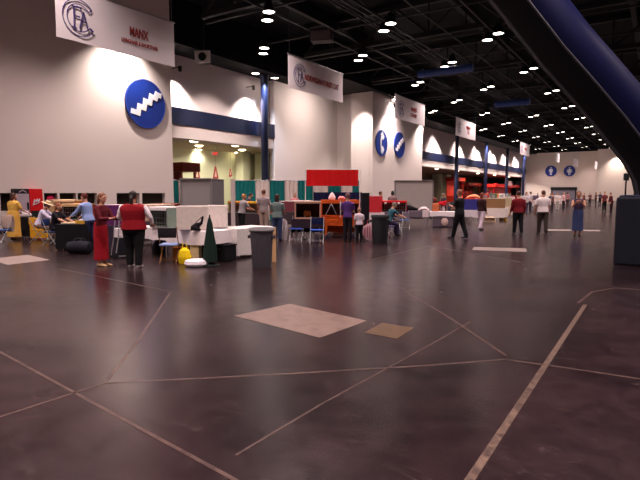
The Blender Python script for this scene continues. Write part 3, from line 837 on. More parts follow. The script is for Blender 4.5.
    for hp, kn, an in legj:
        mb = MB(); z0 = an.z
        mb.limb([an+Vector((0, -.030*k, -.018*k)), an+Vector((0, 0, -.014*k)), an+Vector((0, .055*k, -.020*k)), an+Vector((0, .125*k, -.028*k))], [(.022*k, .020*k), (.028*k, .025*k), (.029*k, .019*k), (.020*k, .011*k)], 12)
        mb.blob('shoe', mat('shoe_%d' % shoe[0], shoe, .5), t, vox, 1)
    # hair
    if style != 'bald':
        mb = MB()
        mb.limb([HP(0, -.022, -.030), HP(0, -.016, .0), HP(0, -.008, .03), HP(0, -.003, .055), HP(0, -.003, .073)],
                [(.040*k, .040*k), (.050*k, .050*k), (.050*k, .058*k), (.038*k, .048*k), (.010*k, .016*k)], 14)
        if style in ('long', 'bob'):
            ln = .16 if style == 'long' else .09
            mb.limb([HP(0, -.022, .02), HP(0, -.034, -.04), HP(0, -.042, -ln)], [(.050*k, .042*k), (.054*k, .034*k), (.040*k, .016*k)], 12)
        if style == 'ponytail':
            mb.limb([HP(0, -.05, .01), HP(0, -.075, -.03), HP(0, -.066, -.12), HP(0, -.062, -.24)], [.02*k, .024*k, .022*k, .008*k], 10)
        if style == 'curly':
            for q in range(14):
                a = q*2.4; mb.ball(HP(.046*math.cos(a), -.012+.045*math.sin(a)*(1 if math.sin(a) < 0 else .5), -.03+.095*(q/14)), .022*k, 8, 6)
        mb.blob('hair', mat('hair_%d_%d' % (hair[0], hair[2]), hair, .6, .25, 40), t, vox, 1)
    if hat:
        mb = MB(); prof = [(.115*k, 0), (.118*k, .006*k), (.06*k, .014*k), (.056*k, .05*k), (.03*k, .066*k), (.004*k, .068*k), (.004*k, .03*k), (.05*k, .0)]
        mb.lathe(prof, n=24); o = mb.build('hat', cloth(*hat), t, True); o.matrix_local = Matrix.Translation(HP(0, -.004, .034)) @ hr.to_4x4()
    return t
BACK, FRONT, RIGHT, LEFT = R(33), R(213), R(-57), R(123)
HANG = (3, 9, 12, 0)

# --- standing people near the left row
vest = person('person seen from behind in red vest, white sleeves and black trousers, dark ponytail', A(135, 267.5), BACK, 1.70, 1.48, arms=((18, 26, 50, 20), (14, 28, 40, 15)), top=(244, 228, 234), sleeve='long', vest=(132, 14, 28),
       bcol=(18, 17, 20), hair=(34, 24, 22), style='ponytail', shoe=(206, 198, 196), skin='b', legs=((3, 4), (-4, 2)))
person('person in maroon jacket and long red skirt looking down at pale papers', A(102, 266), R(-75), 1.66, .92, arms=((30, 6, 60, 10), (28, 6, 65, 10)), top=(86, 20, 30), sleeve='long', bottom='skirt', bcol=(150, 18, 32), hem=.09,
       hair=(120, 72, 52), style='bob', shoe=(198, 160, 120), lean=5)
person('person in light blue shirt and jeans leaning over the black draped table', A(90, 249), R(110), 1.66, 1.12, lean=9, arms=((38, 6, 20, 5), (32, 6, 25, 5)), top=(142, 162, 214), sleeve='long', bcol=(44, 46, 80), hair=(92, 30, 26), style='short', shoe=(40, 36, 40), legs=((4, 4), (-8, 2)))
person('person in yellow dress standing with back turned beside the vending machines', A(14.5, 240), R(10), 1.66, 1.3, lean=3, arms=((25, 6, 40, 10), (25, 8, 40, 5)), top=(226, 178, 84), sleeve='short', bottom='skirt', bcol=(214, 164, 76), hem=.07, hair=(70, 38, 26), style='bob', shoe=(150, 120, 80), skin='b')
person('seated person in white shirt and brimmed straw hat at the judging table', A(40, 242), R(-50), 1.70, 1.1, lean=22, legs=((74, 74), (74, 74)), arms=((50, 8, 20, 5), (50, 8, 20, 5)), top=(214, 206, 232), sleeve='long', bcol=(120, 96, 84), hair=(70, 46, 34), hat=(206, 184, 150))
person('seated person with auburn hair in black clothes at front of judging row', A(55, 245), R(-62), 1.64, 1.05, lean=14, legs=((74, 70), (74, 76)), arms=((45, 6, 25, 5), (45, 6, 25, 5)), top=(26, 24, 32), sleeve='short', bcol=(24, 24, 34), hair=(136, 74, 40), style='bob')
# --- middle people
person('person with light curly hair in grey tie-dyed shirt behind white cloth table', A(242, 233), R(-20), 1.62, 1.15, lean=10, arms=((30, 10, 40, 10), (30, 10, 40, 10)), top=(150, 142, 146), sleeve='short', bcol=(26, 24, 28), hair=(188, 130, 84), style='curly', vox=.014)
person('tall person in grey patterned shirt and khaki trousers near the teal drapes', A(264, 233), R(25), 1.80, 1.05, arms=((5, 12, 20, 0), (5, 12, 20, 0)), top=(152, 138, 140), sleeve='short', bcol=(164, 142, 132), hair=(110, 70, 50), vox=.014)
person('person with long dark hair in grey green shirt and jeans, back turned', A(277.5, 241), R(20), 1.62, 1.1, arms=((15, 10, 60, 15), (15, 10, 60, 15)), top=(108, 122, 120), sleeve='short', bcol=(52, 62, 98), hair=(48, 20, 22), style='long', vox=.014)
person('person in dark shirt bending behind the grey booth near teal drapes', A(246, 226), R(-60), 1.70, 1.0, lean=20, arms=((40, 6, 20, 5), (40, 6, 20, 5)), top=(56, 52, 70), sleeve='short', bcol=(36, 34, 40), hair=(30, 24, 24), vox=.016)
person('person in purple top and dark trousers before the orange cage', A(347.5, 242), R(20), 1.66, .90, arms=((14, 6, 60, 25), (14, 6, 60, 25)), top=(86, 52, 118), sleeve='short', bcol=(34, 28, 36), hair=(120, 80, 92), style='short', vox=.014)
person('child in white shirt and dark trousers beside person in purple top', A(359, 242), R(50), 1.16, 1.1, arms=(HANG, HANG), top=(222, 204, 216), sleeve='short', bcol=(32, 26, 34), hair=(176, 126, 110), style='short', vox=.012)
person('seated person in teal shirt at the red draped cages', A(388, 236), R(-40), 1.62, 1.05, lean=20, legs=((74, 74), (74, 74)), arms=((50, 6, 20, 5), (50, 6, 20, 5)), top=(44, 84, 96), sleeve='short', bcol=(44, 36, 64), hair=(120, 110, 104), style='short', vox=.016)
person('person in pink seen between the teal drapes far behind cages', AZ(295, 30), FRONT, 1.66, 1.1, top=(206, 130, 134), bcol=(60, 40, 44), hair=(110, 40, 40), vox=.018)
# --- walkers on the right
person('person in black shirt and black trousers striding across the open floor', A(459, 238.5), R(80), 1.80, 1.15, arms=((25, 8, 80, 35), (10, 8, 70, 30)), legs=((15, 3), (-14, 7)), top=(20, 18, 24), sleeve='short', bcol=(18, 17, 22), hair=(128, 72, 54), style='short', shoe=(24, 22, 24), skin='b', vox=.014)
person('person in dark brown top and pale trousers walking past the far tables', A(481, 230), R(-20), 1.68, 1.05, arms=((12, 8, 30, 5), (-8, 8, 30, 5)), legs=((12, 4), (-12, 10)), top=(52, 26, 28), sleeve='long', bcol=(206, 186, 200), hair=(112, 46, 34), style='bob', shoe=(50, 40, 44), vox=.014)
person('person in red and black shirt and black trousers walking away', A(517.5, 234), R(38), 1.74, 1.2, arms=((6, 10, 20, 0), (-6, 10, 20, 0)), legs=((8, 3), (-8, 5)), top=(112, 22, 32), sleeve='long', bcol=(18, 15, 18), hair=(66, 30, 26), style='short', vox=.014)
person('person in white shirt and olive trousers walking away beside the red shirt', A(542, 233.5), R(28), 1.78, 1.22, arms=((5, 12, 25, 5), (5, 12, 25, 5)), legs=((10, 3), (-10, 6)), top=(222, 208, 208), sleeve='short', bcol=(58, 48, 44), hair=(96, 58, 46), style='short', vox=.014)
person('person in blue sundress with bare arms holding something close to chest', A(577, 236.5), R(190), 1.72, 1.0, arms=((35, 8, 95, 30), (35, 8, 95, 30)), top=(60, 44, 66), sleeve=None, bottom='skirt', bcol=(52, 62, 100), hem=.13, hair=(92, 56, 48), style='short', vox=.014, skin='b')
person('lone distant person in red shirt and dark trousers near the far wall', A(604, 211.5), R(200), 1.78, 1.0, top=(112, 52, 54), bcol=(30, 22, 28), hair=(70, 40, 36), vox=.018)
person('distant person in dark red at left edge of the navy block', A(611, 212), R(120), 1.7, 1.05, lean=8, top=(86, 26, 36), sleeve='long', bcol=(54, 24, 34), hair=(50, 30, 30), vox=.018)

# ------------------------------------------------------------------ vending machines and left corner
def vending(label, px, rgb, front, extra):
    p = onwall(px, 193, WALL_B+.3)
    t = thing('vending_machine', label, 'vending machine', (WALL_B+.19, p[1], 0), 0, 'vending machines')
    W, D, Hh = .60, .34, 1.83
    MB().box((0, 0, Hh/2), (D, W, Hh)).build('cabinet', mat('vend_%d' % rgb[0], rgb, .45), t, bevel=.02)
    fp = MB().box((D/2+.012, 0, front[1]), (.03, W-.08, front[2])).build('front_panel', mat('vendp_%d' % front[0][0], front[0], .35, .1, 2), t, bevel=.008)
    extra(fp, D/2+.03, W)
    for e in (-1, 1): MB().box((D/2-.08, e*.22, .005), (.1, .06, .01)).build('foot', M_STEEL, t)
    return t
def swirl(t, x, W):
    g = MB()
    M = Matrix.Translation((x-.085, 0, 1.28)) @ BM
    stroke(g, [(-.13, -.08), (-.08, .07), (-.01, .0), (.03, .1), (.07, .01), (.13, .1)], .04, M); stroke(g, [(-.16, -.14), (.0, -.08), (.15, -.01)], .025, M)
    g.build('logo', M_SIGNW, t)
    MB().box((x+.0, .0, .75), (.02, .5, .28)).build('dispensing_slot', M_STEEL, t)
def blacktop(t, x, W):
    g = MB(); M = Matrix.Translation((x-.085, 0, 1.72)) @ BM
    stroke(g, [(-.14, -.03), (0, .05), (.14, -.03)], .05, M); g.build('logo', mat('greyed_logo', (150, 130, 140), .5), t)
    MB().box((x, .2, 1.1), (.02, .08, .3)).build('coin_panel', M_STEEL, t)
vending('black vending machine with pale front beside the red vending machine', 21.5, (22, 18, 22), ((176, 160, 172), 1.02, 1.2), blacktop)
vending('red vending machine with white script mark against the left wall', 35, (190, 22, 28), ((206, 26, 32), 1.28, .9), swirl)
p = onwall(53, 197.5, WALL_B+.05)
t = thing('round_decoration', 'round pink ball shape in dark window right of red vending machine', 'decoration', (WALL_B-.16, p[1], 1.28))
MB().ball((0, 0, .06), (.1, .2, .22), 16, 10).build('ball', cloth(196, 40, 84), t, True)
MB().box((0, 0, -.17), (.08, .05, .08)).build('knot', cloth(150, 30, 60), t)

ph = A(2, 243); chair('chair with beige coat hung over it at the far left edge', ph[0], ph[1], R(190), (60, 84, 140), (60, 84, 140))
c = MB(); c.limb([(0, .245, .36), (0, .27, .62), (0, .275, .84), (0, .25, .9), (0, .21, .84), (0, .2, .5)], [(.27, .03), (.30, .035), (.27, .03), (.25, .03), (.26, .025), (.26, .02)], 14)
o = c.build('coat', cloth(170, 146, 136), None, True); o.location = ph; o.rotation_euler = (0, 0, R(10)); tag(o, 'beige coat hanging over a folding chair at far left', 'coat')
q = A(26, 238); table('small table under black drape beside the person in yellow', q[0], q[1], R(33), .62, .5)
drape_cloth('black drape over small table beside the person in yellow', q[0], q[1], R(33), .62, .5, (26, 24, 30), (.66, .66), seed=1)
t = thing('pet_bed', 'pale grey cushion heap on the small black table', 'cushion', (q[0], q[1], .758), R(33))
MB().lathe([(.16, 0), (.23, .05), (.23, .12), (.17, .17), (.13, .1), (.05, .06)], n=18).build('rim_cushion', cloth(186, 176, 184), t, True)
MB().ball((.02, 0, .15), (.13, .11, .11), 12, 8).build('pillow', cloth(206, 198, 204), t, True)

# judging row on the left: tables with cages whose drapes differ
def row_item(px, Z, L, rgb, cagecol, lab_t, lab_c, lab_k, rz=R(20), h=.6, drop=.68, top=None, cover=False, D=.6):
    x, y, _ = AZ(px, Z)
    table(lab_t, x, y, rz, L, .72)
    drape_cloth(lab_c, x, y, rz, L, .72, rgb, (drop, drop), seed=int(px))
    if cagecol: cage(lab_k, x, y, rz, .760, L*.8, D, h, cagecol, top_rgb=top, cover_front=cover)
    return x, y
x, y = row_item(46, 18.6, .62, (206, 150, 34), None, 'judging table under a yellow cloth left of seated person in black', 'bright yellow cloth on the table beside seated person in black', '')
x, y = row_item(72, 19.6, 1.0, (150, 70, 40), (196, 128, 70), 'table carrying the tan draped cage in the left row', 'rust coloured cloth under the tan draped cage', 'tan draped cage with pale top behind the seated person in black', top=(222, 186, 150))
x, y = row_item(63, 21.2, 1.0, (120, 70, 50), (206, 172, 132), 'table of sandy draped cage near the dark wall windows', 'brown cloth under the sandy draped cage', 'sandy draped cage, left of the tan one, close to the wall', cover=True)
x, y = row_item(80, 17.4, .9, (96, 26, 22), (136, 44, 22), 'table carrying the rust red cage behind the leaning blue shirt', 'dark red cloth below the rust red cage', 'rust red draped cage behind the person in light blue shirt', top=(206, 166, 120), h=.5)
q = AZ(76, 15.2); table('front table under a black drape where blue shirted person leans', q[0], q[1], R(28), .74, .76)
drape_cloth('black drape over the front table below the leaning blue shirt', q[0], q[1], R(28), .74, .76, (14, 14, 18), (.70, .70), seed=9)
solo('paper_stack', MB().box((0, 0, .02), (.42, .30, .03), .1).box((.05, .06, .04), (.3, .3, .012), -.2), cloth(226, 206, 170), 'stack of pale papers on the black draped table', 'papers', (q[0]-.13, q[1]-.06, .757), R(20), bevel=.003)
t = thing('open_box', 'shallow yellow box holding folded white cloth on black draped table', 'box', (q[0]+.16, q[1]+.12, .758), R(15))
MB().box((0, 0, .01), (.3, .26, .02)).box((0, -.125, .05), (.3, .012, .1)).box((0, .125, .05), (.3, .012, .1)).box((-.145, 0, .05), (.012, .26, .1)).box((.145, 0, .05), (.012, .26, .1)).build('tray', cloth(206, 160, 60), t)
MB().ball((0, 0, .08), (.12, .1, .06), 12, 8).build('folded_cloth', cloth(226, 214, 210), t, True)
q = A(80, 254); t = thing('duffel_bag', 'dark duffel bag on floor in front of the black drape', 'bag', q, R(25))
MB().limb([(-.34, 0, .16), (-.30, 0, .17), (0, 0, .19), (.30, 0, .17), (.34, 0, .16)], [(.05, .05), (.16, .16), (.19, .175), (.16, .16), (.05, .05)], 14, (0, 1, 0)).build('bag_body', cloth(26, 24, 34), t, True)
for e in (-1, 1): MB().path([(-.14, e*.1, .33), (-.08, e*.06, .43), (.08, e*.06, .43), (.14, e*.1, .33)], .012, 6).build('strap', cloth(50, 48, 60), t)
q = A(68, 248); t = thing('plastic_crate', 'dark plastic crate under the black draped table edge', 'crate', q, R(33))
MB().box((0, 0, .02), (.5, .36, .04)).box((0, -.17, .15), (.5, .02, .28)).box((0, .17, .15), (.5, .02, .28)).box((-.24, 0, .15), (.02, .34, .28)).box((.24, 0, .15), (.02, .34, .28)).build('walls', cloth(30, 28, 34), t, bevel=.01)
MB().box((0, 0, .22), (.42, .28, .12)).build('contents', cloth(86, 74, 84), t, bevel=.04)
q = A(55, 245); chair('blue folding chair under the seated person in black', q[0]+.02, q[1]-.05, R(-62), (40, 52, 84), (40, 60, 110))
q = A(40, 242); chair('yellow covered chair under the person with straw hat', q[0], q[1], R(-50), (206, 150, 34), (206, 150, 34))
# purple cage and pushchair between the two standing people
x, y = row_item(113, 14.6, .62, (52, 40, 58), (92, 36, 92), 'table of purple draped cage behind the maroon jacket', 'dark cloth under the purple draped cage', 'purple draped cage between the maroon jacket and the red vest', rz=R(15), cover=True, h=.52)
q = A(117.5, 258); t = thing('folding_trolley', 'small luggage trolley with white papers between the two standing people', 'trolley', q, R(-20))
for e in (-1, 1):
    MB().path([(e*.2, -.1, .06), (e*.2, -.02, .5), (e*.18, .02, .98)], .014).build('frame_tube', M_CHROME, t)
    MB().lathe([(.03, 0), (.08, .005), (.08, .035), (.03, .04)], n=16).build('wheel', M_STEEL, t, True).matrix_local = Matrix.Translation((e*.24, -.12, .08)) @ Matrix.Rotation(PI/2, 4, 'Y')
MB().tube((-.18, .02, .98), (.18, .02, .98), .016).build('handle', M_STEEL, t)
MB().box((0, .12, .06), (.42, .34, .025)).build('platform', M_CHROME, t)
MB().box((0, .12, .30), (.36, .28, .44)).build('dark_case', cloth(28, 26, 34), t, bevel=.03)
MB().box((0, .10, .54), (.34, .26, .03)).box((.02, .10, .66), (.3, .24, .2)).build('papers', cloth(222, 212, 216), t, bevel=.01)

# ------------------------------------------------------------------ the white cloth corner tables
cx, cy = -8.75, 8.80
table('left table of the white corner, behind the red vest', cx-2.33, cy+.52, R(-7), 1.5, .76)
drape_cloth('white cloth on left corner table behind the red vest', cx-2.33, cy+.52, R(-7), 1.5, .76, (226, 214, 216), (.30, .30), seed=3)
table('corner table under white cloth behind dark green cone', cx-.80, cy+.36, R(-7), 1.5, .76)
drape_cloth('white cloth on the corner table behind the dark green cone', cx-.80, cy+.36, R(-7), 1.5, .76, (230, 218, 220), (.34, .30), seed=4)
table('table under floor length white cloth beside the grey trash can', cx-.42, cy+1.62, R(88), 1.35, .76)
drape_cloth('floor length white cloth on table beside the grey trash can', cx-.42, cy+1.62, R(88), 1.35, .76, (214, 206, 204), (.68, .66), seed=5)
def atop(px, py, z=.765): return A(px, py, z)
q = atop(164, 227.5); cage('open fronted cage with grey green inside on left corner table', q[0], q[1]+.1, R(0), .765, .62, .5, .50, (112, 128, 118), inside=(90, 104, 92), top_rgb=(228, 220, 220))
q = atop(188, 230); cage('wide white draped cage in the middle of corner table', q[0]-.02, q[1]+.2, R(38), .765, .66, .34, .54, (220, 206, 198), cover_front=True)
q = atop(212.5, 228); cage('smaller white draped cage above the dark green cone', q[0], q[1]+.2, R(47), .765, .40, .32, .54, (226, 214, 208), cover_front=True)
q = atop(198, 230.5); t = thing('black_bag', 'black shoulder bag slumped between the two white draped cages', 'bag', (q[0], q[1]-.02, .765), R(20))
MB().limb([(-.04, 0, 0), (-.04, 0, .07), (-.01, .01, .12), (.1, .02, .18), (.14, .02, .34)], [(.14, .07), (.13, .07), (.08, .05), (.035, .03), (.025, .02)], 12).blob('bag_body', cloth(20, 18, 22), t, .012, 2)
MB().path([(-.1, .0, .1), (-.04, .03, .2), (.06, .03, .28), (.13, .02, .33)], .01, 6).build('strap', cloth(36, 32, 36), t)
for px, py, w, lb in ((192, 258, .5, 'black box added for shadow and clutter under the corner table behind the yellow bag'), (222, 261, .46, 'black box added for shadow and clutter under corner table right of dark green cone'), (168, 254, .5, 'black box added for shadow and clutter under the left corner table near brown chair')):  # added to fill the dark under the tables: shadow plus clutter
    q = A(px, py); t = thing('floor_box', lb, 'box', (q[0], q[1]+.55 if px != 222 else q[1]+.1, 0), R(-7))
    MB().box((0, 0, .20), (w, .36, .38)).build('box_body', cloth(18, 17, 22), t, bevel=.02); MB().box((0, 0, .40), (w+.03, .39, .03)).build('lid', cloth(28, 26, 32), t, bevel=.008); MB().box((0, -.19, .3), (.14, .02, .04)).build('handle', M_STEEL, t)
q = A(172, 262); chair('brown folding chair with light blue seat pad under the white tables', q[0], q[1]-.05, R(36), (140, 160, 206), (34, 30, 36), mat('bronze_tube', (130, 84, 40), .4, .1, 8, metal=.4))
solo('floor_box', MB().box((0, 0, .16), (.42, .34, .30)).box((0, 0, .32), (.45, .37, .03)), cloth(150, 86, 30), 'brown storage box on floor beneath the light blue seat pad', 'box', (q[0]-.05, q[1]+.42, 0), R(20), bevel=.012)
q = A(160, 252); solo('cloth_heap', MB().limb([(0, 0, 0), (0, 0, .12), (.03, 0, .3), (.02, .02, .46)], [(.26, .2), (.28, .2), (.18, .14), (.06, .05)], 12), cloth(40, 34, 44), 'dark heap of coats left of the brown folding chair', 'coats', q, 0, smooth=True)
q = A(157.5, 246); solo('backpack', MB().limb([(0, 0, .0), (0, 0, .2), (0, 0, .4), (0, 0, .46)], [(.16, .1), (.18, .13), (.15, .1), (.06, .04)], 12), cloth(150, 138, 146), 'pale grey rucksack standing between red vest and brown chair', 'bag', q, R(20), smooth=True)
q = A(185, 264); t = thing('shopping_bag', 'bright yellow plastic bag on floor beside the brown chair', 'bag', q, R(15))
MB().limb([(0, 0, 0), (0, 0, .16), (0, 0, .32), (0, 0, .38)], [(.15, .10), (.17, .12), (.13, .09), (.05, .04)], 12).blob('bag_body', cloth(228, 196, 24), t, .014, 2)
MB().path([(-.06, 0, .36), (-.05, 0, .48), (.05, 0, .48), (.06, 0, .36)], .012, 6).build('handle', cloth(228, 196, 24), t)
q = A(192.5, 262); t = thing('paper_bag', 'cream paper bag right of the yellow plastic bag', 'bag', (q[0], q[1]+.12, 0), R(15))
MB().prism([(-.12, -.08), (.12, -.08), (.12, .08), (-.12, .08)], 0, .4).build('bag_body', cloth(222, 196, 150), t, bevel=.01)
MB().path([(-.05, -.06, .4), (-.04, -.06, .47), (.04, -.06, .47), (.05, -.06, .4)], .006, 6).build('handle', cloth(190, 160, 120), t)
q = A(197, 266); t = thing('cat_bed', 'round white cushion bed lying on floor by dark green cone', 'cushion', q, 0)
MB().lathe([(.12, .0), (.24, .01), (.28, .06), (.26, .13), (.21, .15), (.16, .10), (.12, .06)], n=26).build('rim_cushion', cloth(232, 222, 230), t, True)
MB().lathe([(.14, .03), (.15, .07), (.05, .1)], n=20).build('pad', cloth(214, 200, 206), t, True)
q = A(210.5, 266); t = thing('folded_parasol', 'tall dark green folded cone standing before the white corner table', 'parasol', q, 0)
n = 18; secs = []
for z, r in ((.10, .14), (.3, .135), (.5, .115), (.7, .085), (.95, .055), (1.10, .02)):
    secs.append([(r*(1+.18*(j % 2))*math.cos(2*PI*j/n), r*(1+.18*(j % 2))*math.sin(2*PI*j/n), z) for j in range(n)])
MB().loft(secs).build('folded_canopy', cloth(22, 40, 34), t, True)
MB().tube((0, 0, .03), (0, 0, 1.16), .016).build('pole', M_STEEL, t)
MB().lathe([(.21, 0), (.21, .03), (.08, .06), (.03, .12)], n=20).build('base', cloth(24, 32, 30), t, True)
q = A(262, 267); trash_can('grey ribbed trash can beside the white cloth table', q[0], q[1], (74, 70, 78), .88, .262, True)
t = thing('cardboard_roll', 'tan cardboard panel leaning behind right edge of grey trash can', 'cardboard', A(274, 262), R(33))
MB().box((0, 0, .42), (.10, .05, .84)).build('panel', cloth(206, 164, 118), t, bevel=.006)
MB().box((0, -.03, .62), (.08, .012, .1)).build('tape', cloth(170, 130, 90), t)

# ------------------------------------------------------------------ grey booths
def booth(label, corner, Z, hpx, wl, wr, rz, M_GREYP=M_GREYP, M_GREYD=M_GREYD):
    """two-faced grey booth; corner = pixel column of the near edge"""
    x, y, _ = AZ(corner, Z); h = EYE+(193-hpx)/FPX*Z
    t = thing('grey_booth', label, 'booth', (x, y, 0), rz)
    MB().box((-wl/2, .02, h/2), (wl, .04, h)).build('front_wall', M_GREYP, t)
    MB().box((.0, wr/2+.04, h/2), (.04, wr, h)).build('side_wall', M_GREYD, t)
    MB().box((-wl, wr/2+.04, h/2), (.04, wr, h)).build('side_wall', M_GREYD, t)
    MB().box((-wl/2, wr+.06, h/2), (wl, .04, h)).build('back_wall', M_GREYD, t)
    MB().box((-wl/2, wr/2, h+.02), (wl+.06, wr+.12, .04)).build('roof_panel', mat('booth_top', (136, 130, 130), .7), t, bevel=.008)
    for xx in (0, -wl): MB().box((xx, .0, h/2), (.06, .06, h)).build('corner_post', mat('booth_post', (126, 122, 122), .5), t, bevel=.008)
    return t
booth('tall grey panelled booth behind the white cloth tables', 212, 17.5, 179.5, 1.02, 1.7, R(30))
booth('tall grey panelled booth in front of the phone sign wall', 432, 33.0, 181, 2.35, 1.6, R(27), mat('lit_grey_panel', (176, 164, 160), .8, .06, 3), mat('lit_grey_side', (140, 132, 130), .8, .06, 3))  # stronger light on this booth is put into its paler greys
q = AZ(233.5, 17.2); t = thing('drape_post', 'thick white upright post beside the tall grey booth', 'post', q, 0)
MB().lathe([(.07, .02), (.07, 2.1)], n=14).build('upright', mat('post_cream', (206, 190, 186), .6), t, True)
MB().lathe([(.2, 0), (.2, .02), (.07, .03)], n=18).build('base_plate', M_STEEL, t, True)

# ------------------------------------------------------------------ teal and white drapes on pipes
TEAL, CREAM = (22, 112, 112), (222, 206, 200)
segs = [(172, 180, 't'), (180, 186, 'w'), (236, 256, 't'), (256, 270, 'w'), (270, 285, 't'), (285, 298, 'w'), (298, 313, 't'), (313, 328, 'w'), (328, 341, 't'), (341, 352, 'w'), (352, 359, 't')]
DZ, DH = 31.6, 2.44
nm = {172: 'teal drape at the corner of the stair sign wall, farthest left', 180: 'white drape beside the leftmost teal drape', 236: 'teal drape just right of the tall grey booth', 256: 'white drape behind the tall person in grey shirt', 270: 'teal drape behind the person with long dark hair', 285: 'white drape left of the beige framed cage',
      298: 'teal drape at left end of the red valance', 313: 'white drape under the left half of the red valance', 328: 'teal drape under the middle of red valance', 341: 'white drape under the right half of red valance', 352: 'narrow teal drape at right end of the red valance'}
def wavy(x0, x1, z0, z1, amp=.045, th=.012):
    n = max(6, int((x1-x0)/.07)); mb = MB(); f = []
    for i in range(n+1):
        x = x0+(x1-x0)*i/n; w = amp*math.sin(i*1.9)
        f.append((x, w))
    ring = [(x, w-th) for x, w in f]+[(x, w+th) for x, w in reversed(f)]
    return mb.prism(ring, z0, z1)
for a, b, c in segs:
    pa, pb = Vector(AZ(a, DZ)), Vector(AZ(b, DZ)); L = (pb-pa).length; ang = math.atan2((pb-pa).y, (pb-pa).x)
    t = thing('pipe_and_drape', nm[a], 'drape', pa, ang, 'teal and white booth drapes')
    wavy(.02, L-.02, .03, DH-.05).build('fabric', cloth(*(TEAL if c == 't' else CREAM)), t)
    MB().tube((0, 0, DH-.03), (L, 0, DH-.03), .022).build('crossbar', M_CHROME, t)
    MB().tube((0, 0, 0), (0, 0, DH), .024).build('upright', M_CHROME, t)
    MB().lathe([(.2, 0), (.2, .012), (.03, .02)], n=16).build('base_plate', M_STEEL, t)

# ------------------------------------------------------------------ red valance booth, orange and beige cages
Z0 = 18.6
pl, pr = Vector(AZ(305.5, Z0)), Vector(AZ(359.5, Z0)); L = (pr-pl).length; ang = math.atan2((pr-pl).y, (pr-pl).x)
t = thing('pipe_stand', 'white pipe frame standing around the orange cage, holding the red valance', 'stand', pl, ang)
for xx in (0, L):
    MB().tube((xx, 0, 0), (xx, 0, 2.50), .013).build('upright', M_WHITE, t)
    MB().lathe([(.16, 0), (.16, .012), (.03, .02)], n=16).build('base_plate', M_STEEL, t)
MB().tube((0, 0, 2.49), (L, 0, 2.49), .013).build('crossbar', M_WHITE, t)
o = wavy(.04, L-.06, 1.90, 2.47, .02, .02).build('valance', cloth(206, 22, 26), None); o.location = pl; o.rotation_euler = (0, 0, ang); tag(o, 'bright red cloth valance hanging on the white pipe frame', 'valance')
q = AZ(340, 19.5)
table('table under orange cloth inside the pipe frame', q[0], q[1], ang, 1.42, .7)
drape_cloth('orange cloth hanging below the big orange cage', q[0], q[1], ang, 1.42, .7, (206, 84, 30), (.3, .6), seed=12)
t = thing('fabric_cage', 'large orange fabric cage with mesh windows and white A-shaped struts', 'cage', (q[0], q[1], .762), ang)
Lc, Dc, Hc = 1.40, .6, .62; oc = cloth(214, 92, 36)
MB().box((0, -Dc/2, Hc-.06), (Lc, .03, .12)).box((0, -Dc/2, .04), (Lc, .03, .08)).box((0, 0, Hc), (Lc+.04, Dc+.04, .03)).build('orange_bands', oc, t, bevel=.008)
for xx in (-Lc/2, 0, Lc/2): MB().box((xx, -Dc/2, Hc/2), (.06 if xx else .04, .035, Hc)).build('post', oc if xx else M_SIGNW, t)
MB().box((0, Dc/2, Hc/2), (Lc, .02, Hc)).box((-Lc/2, 0, Hc/2), (.02, Dc, Hc)).box((Lc/2, 0, Hc/2), (.02, Dc, Hc)).build('back_mesh', cloth(120, 84, 76), t)
for c0, w in ((-.34, .2), (.36, .2)):
    g = MB(); g.tube((c0-w, -Dc/2-.01, .09), (c0, -Dc/2-.01, Hc-.12), .014, 6); g.tube((c0+w, -Dc/2-.01, .09), (c0, -Dc/2-.01, Hc-.12), .014, 6); g.build('strut', M_SIGNW, t)
MB().box((0, 0, .02), (Lc-.06, Dc-.06, .04)).build('cage_floor', cloth(90, 60, 54), t)
t2 = thing('white_bundle', 'small white fluffy bundle on top of the orange cage', 'bundle', (AZ(332, 19.5)[0], AZ(332, 19.5)[1], .762+.636), ang)
MB().limb([(0, 0, 0), (0, 0, .1), (0, 0, .22), (.01, 0, .28)], [(.12, .1), (.13, .11), (.07, .07), (.02, .02)], 12).blob('cover', cloth(222, 210, 214), t2, .014, 1)
MB().ball((-.08, -.06, .05), (.06, .05, .05), 10, 6).build('fold', cloth(206, 190, 196), t2, True)
q2 = AZ(341.5, 19.5)
solo('cloth_pile', MB().limb([(-.14, 0, .02), (-.06, 0, .07), (.06, 0, .06), (.15, 0, .02)], [(.06, .02), (.1, .07), (.1, .06), (.05, .02)], 10, (0, 1, 0)), cloth(206, 142, 150), 'pinkish folded cloth on orange cage, right of the white bundle', 'cloth', (q2[0], q2[1], .762+.645), ang, smooth=True)
g = AZ(330, 18.9); solo('banner_cloth', MB().prism([(-.42, .70), (.28, .70), (.28, .62), (-.08, .58), (-.12, .12), (-.26, .14)], -.015, .015, Matrix(((1, 0, 0, 0), (0, 0, 1, 0), (0, 1, 0, 0), (0, 0, 0, 1)))), cloth(220, 96, 30), 'orange pennant cloth hanging diagonally below the orange cage', 'cloth', (g[0], g[1], 0), ang, bevel=.006)
g = A(336, 236); t = thing('wire_basket', 'beige wire basket on floor below the orange cage', 'basket', (g[0], g[1]+.3, 0), ang)
w = MB()
for i in range(7): w.box((-.36+.12*i, -.2, .2), (.012, .012, .4)); w.box((-.36+.12*i, .2, .2), (.012, .012, .4))
for zz in (.01, .14, .27, .4): w.box((0, -.2, zz), (.74, .012, .012)); w.box((0, .2, zz), (.74, .012, .012)); w.box((-.37, 0, zz), (.012, .4, .012)); w.box((.37, 0, zz), (.012, .4, .012))
w.build('wires', cloth(190, 160, 140), t)
MB().box((0, 0, .14), (.6, .32, .22)).build('contents', cloth(130, 104, 96), t, bevel=.05)
q = AZ(308, 18.2); table('table carrying the beige framed cage behind blue chairs', q[0], q[1], ang, 1.1, .7)
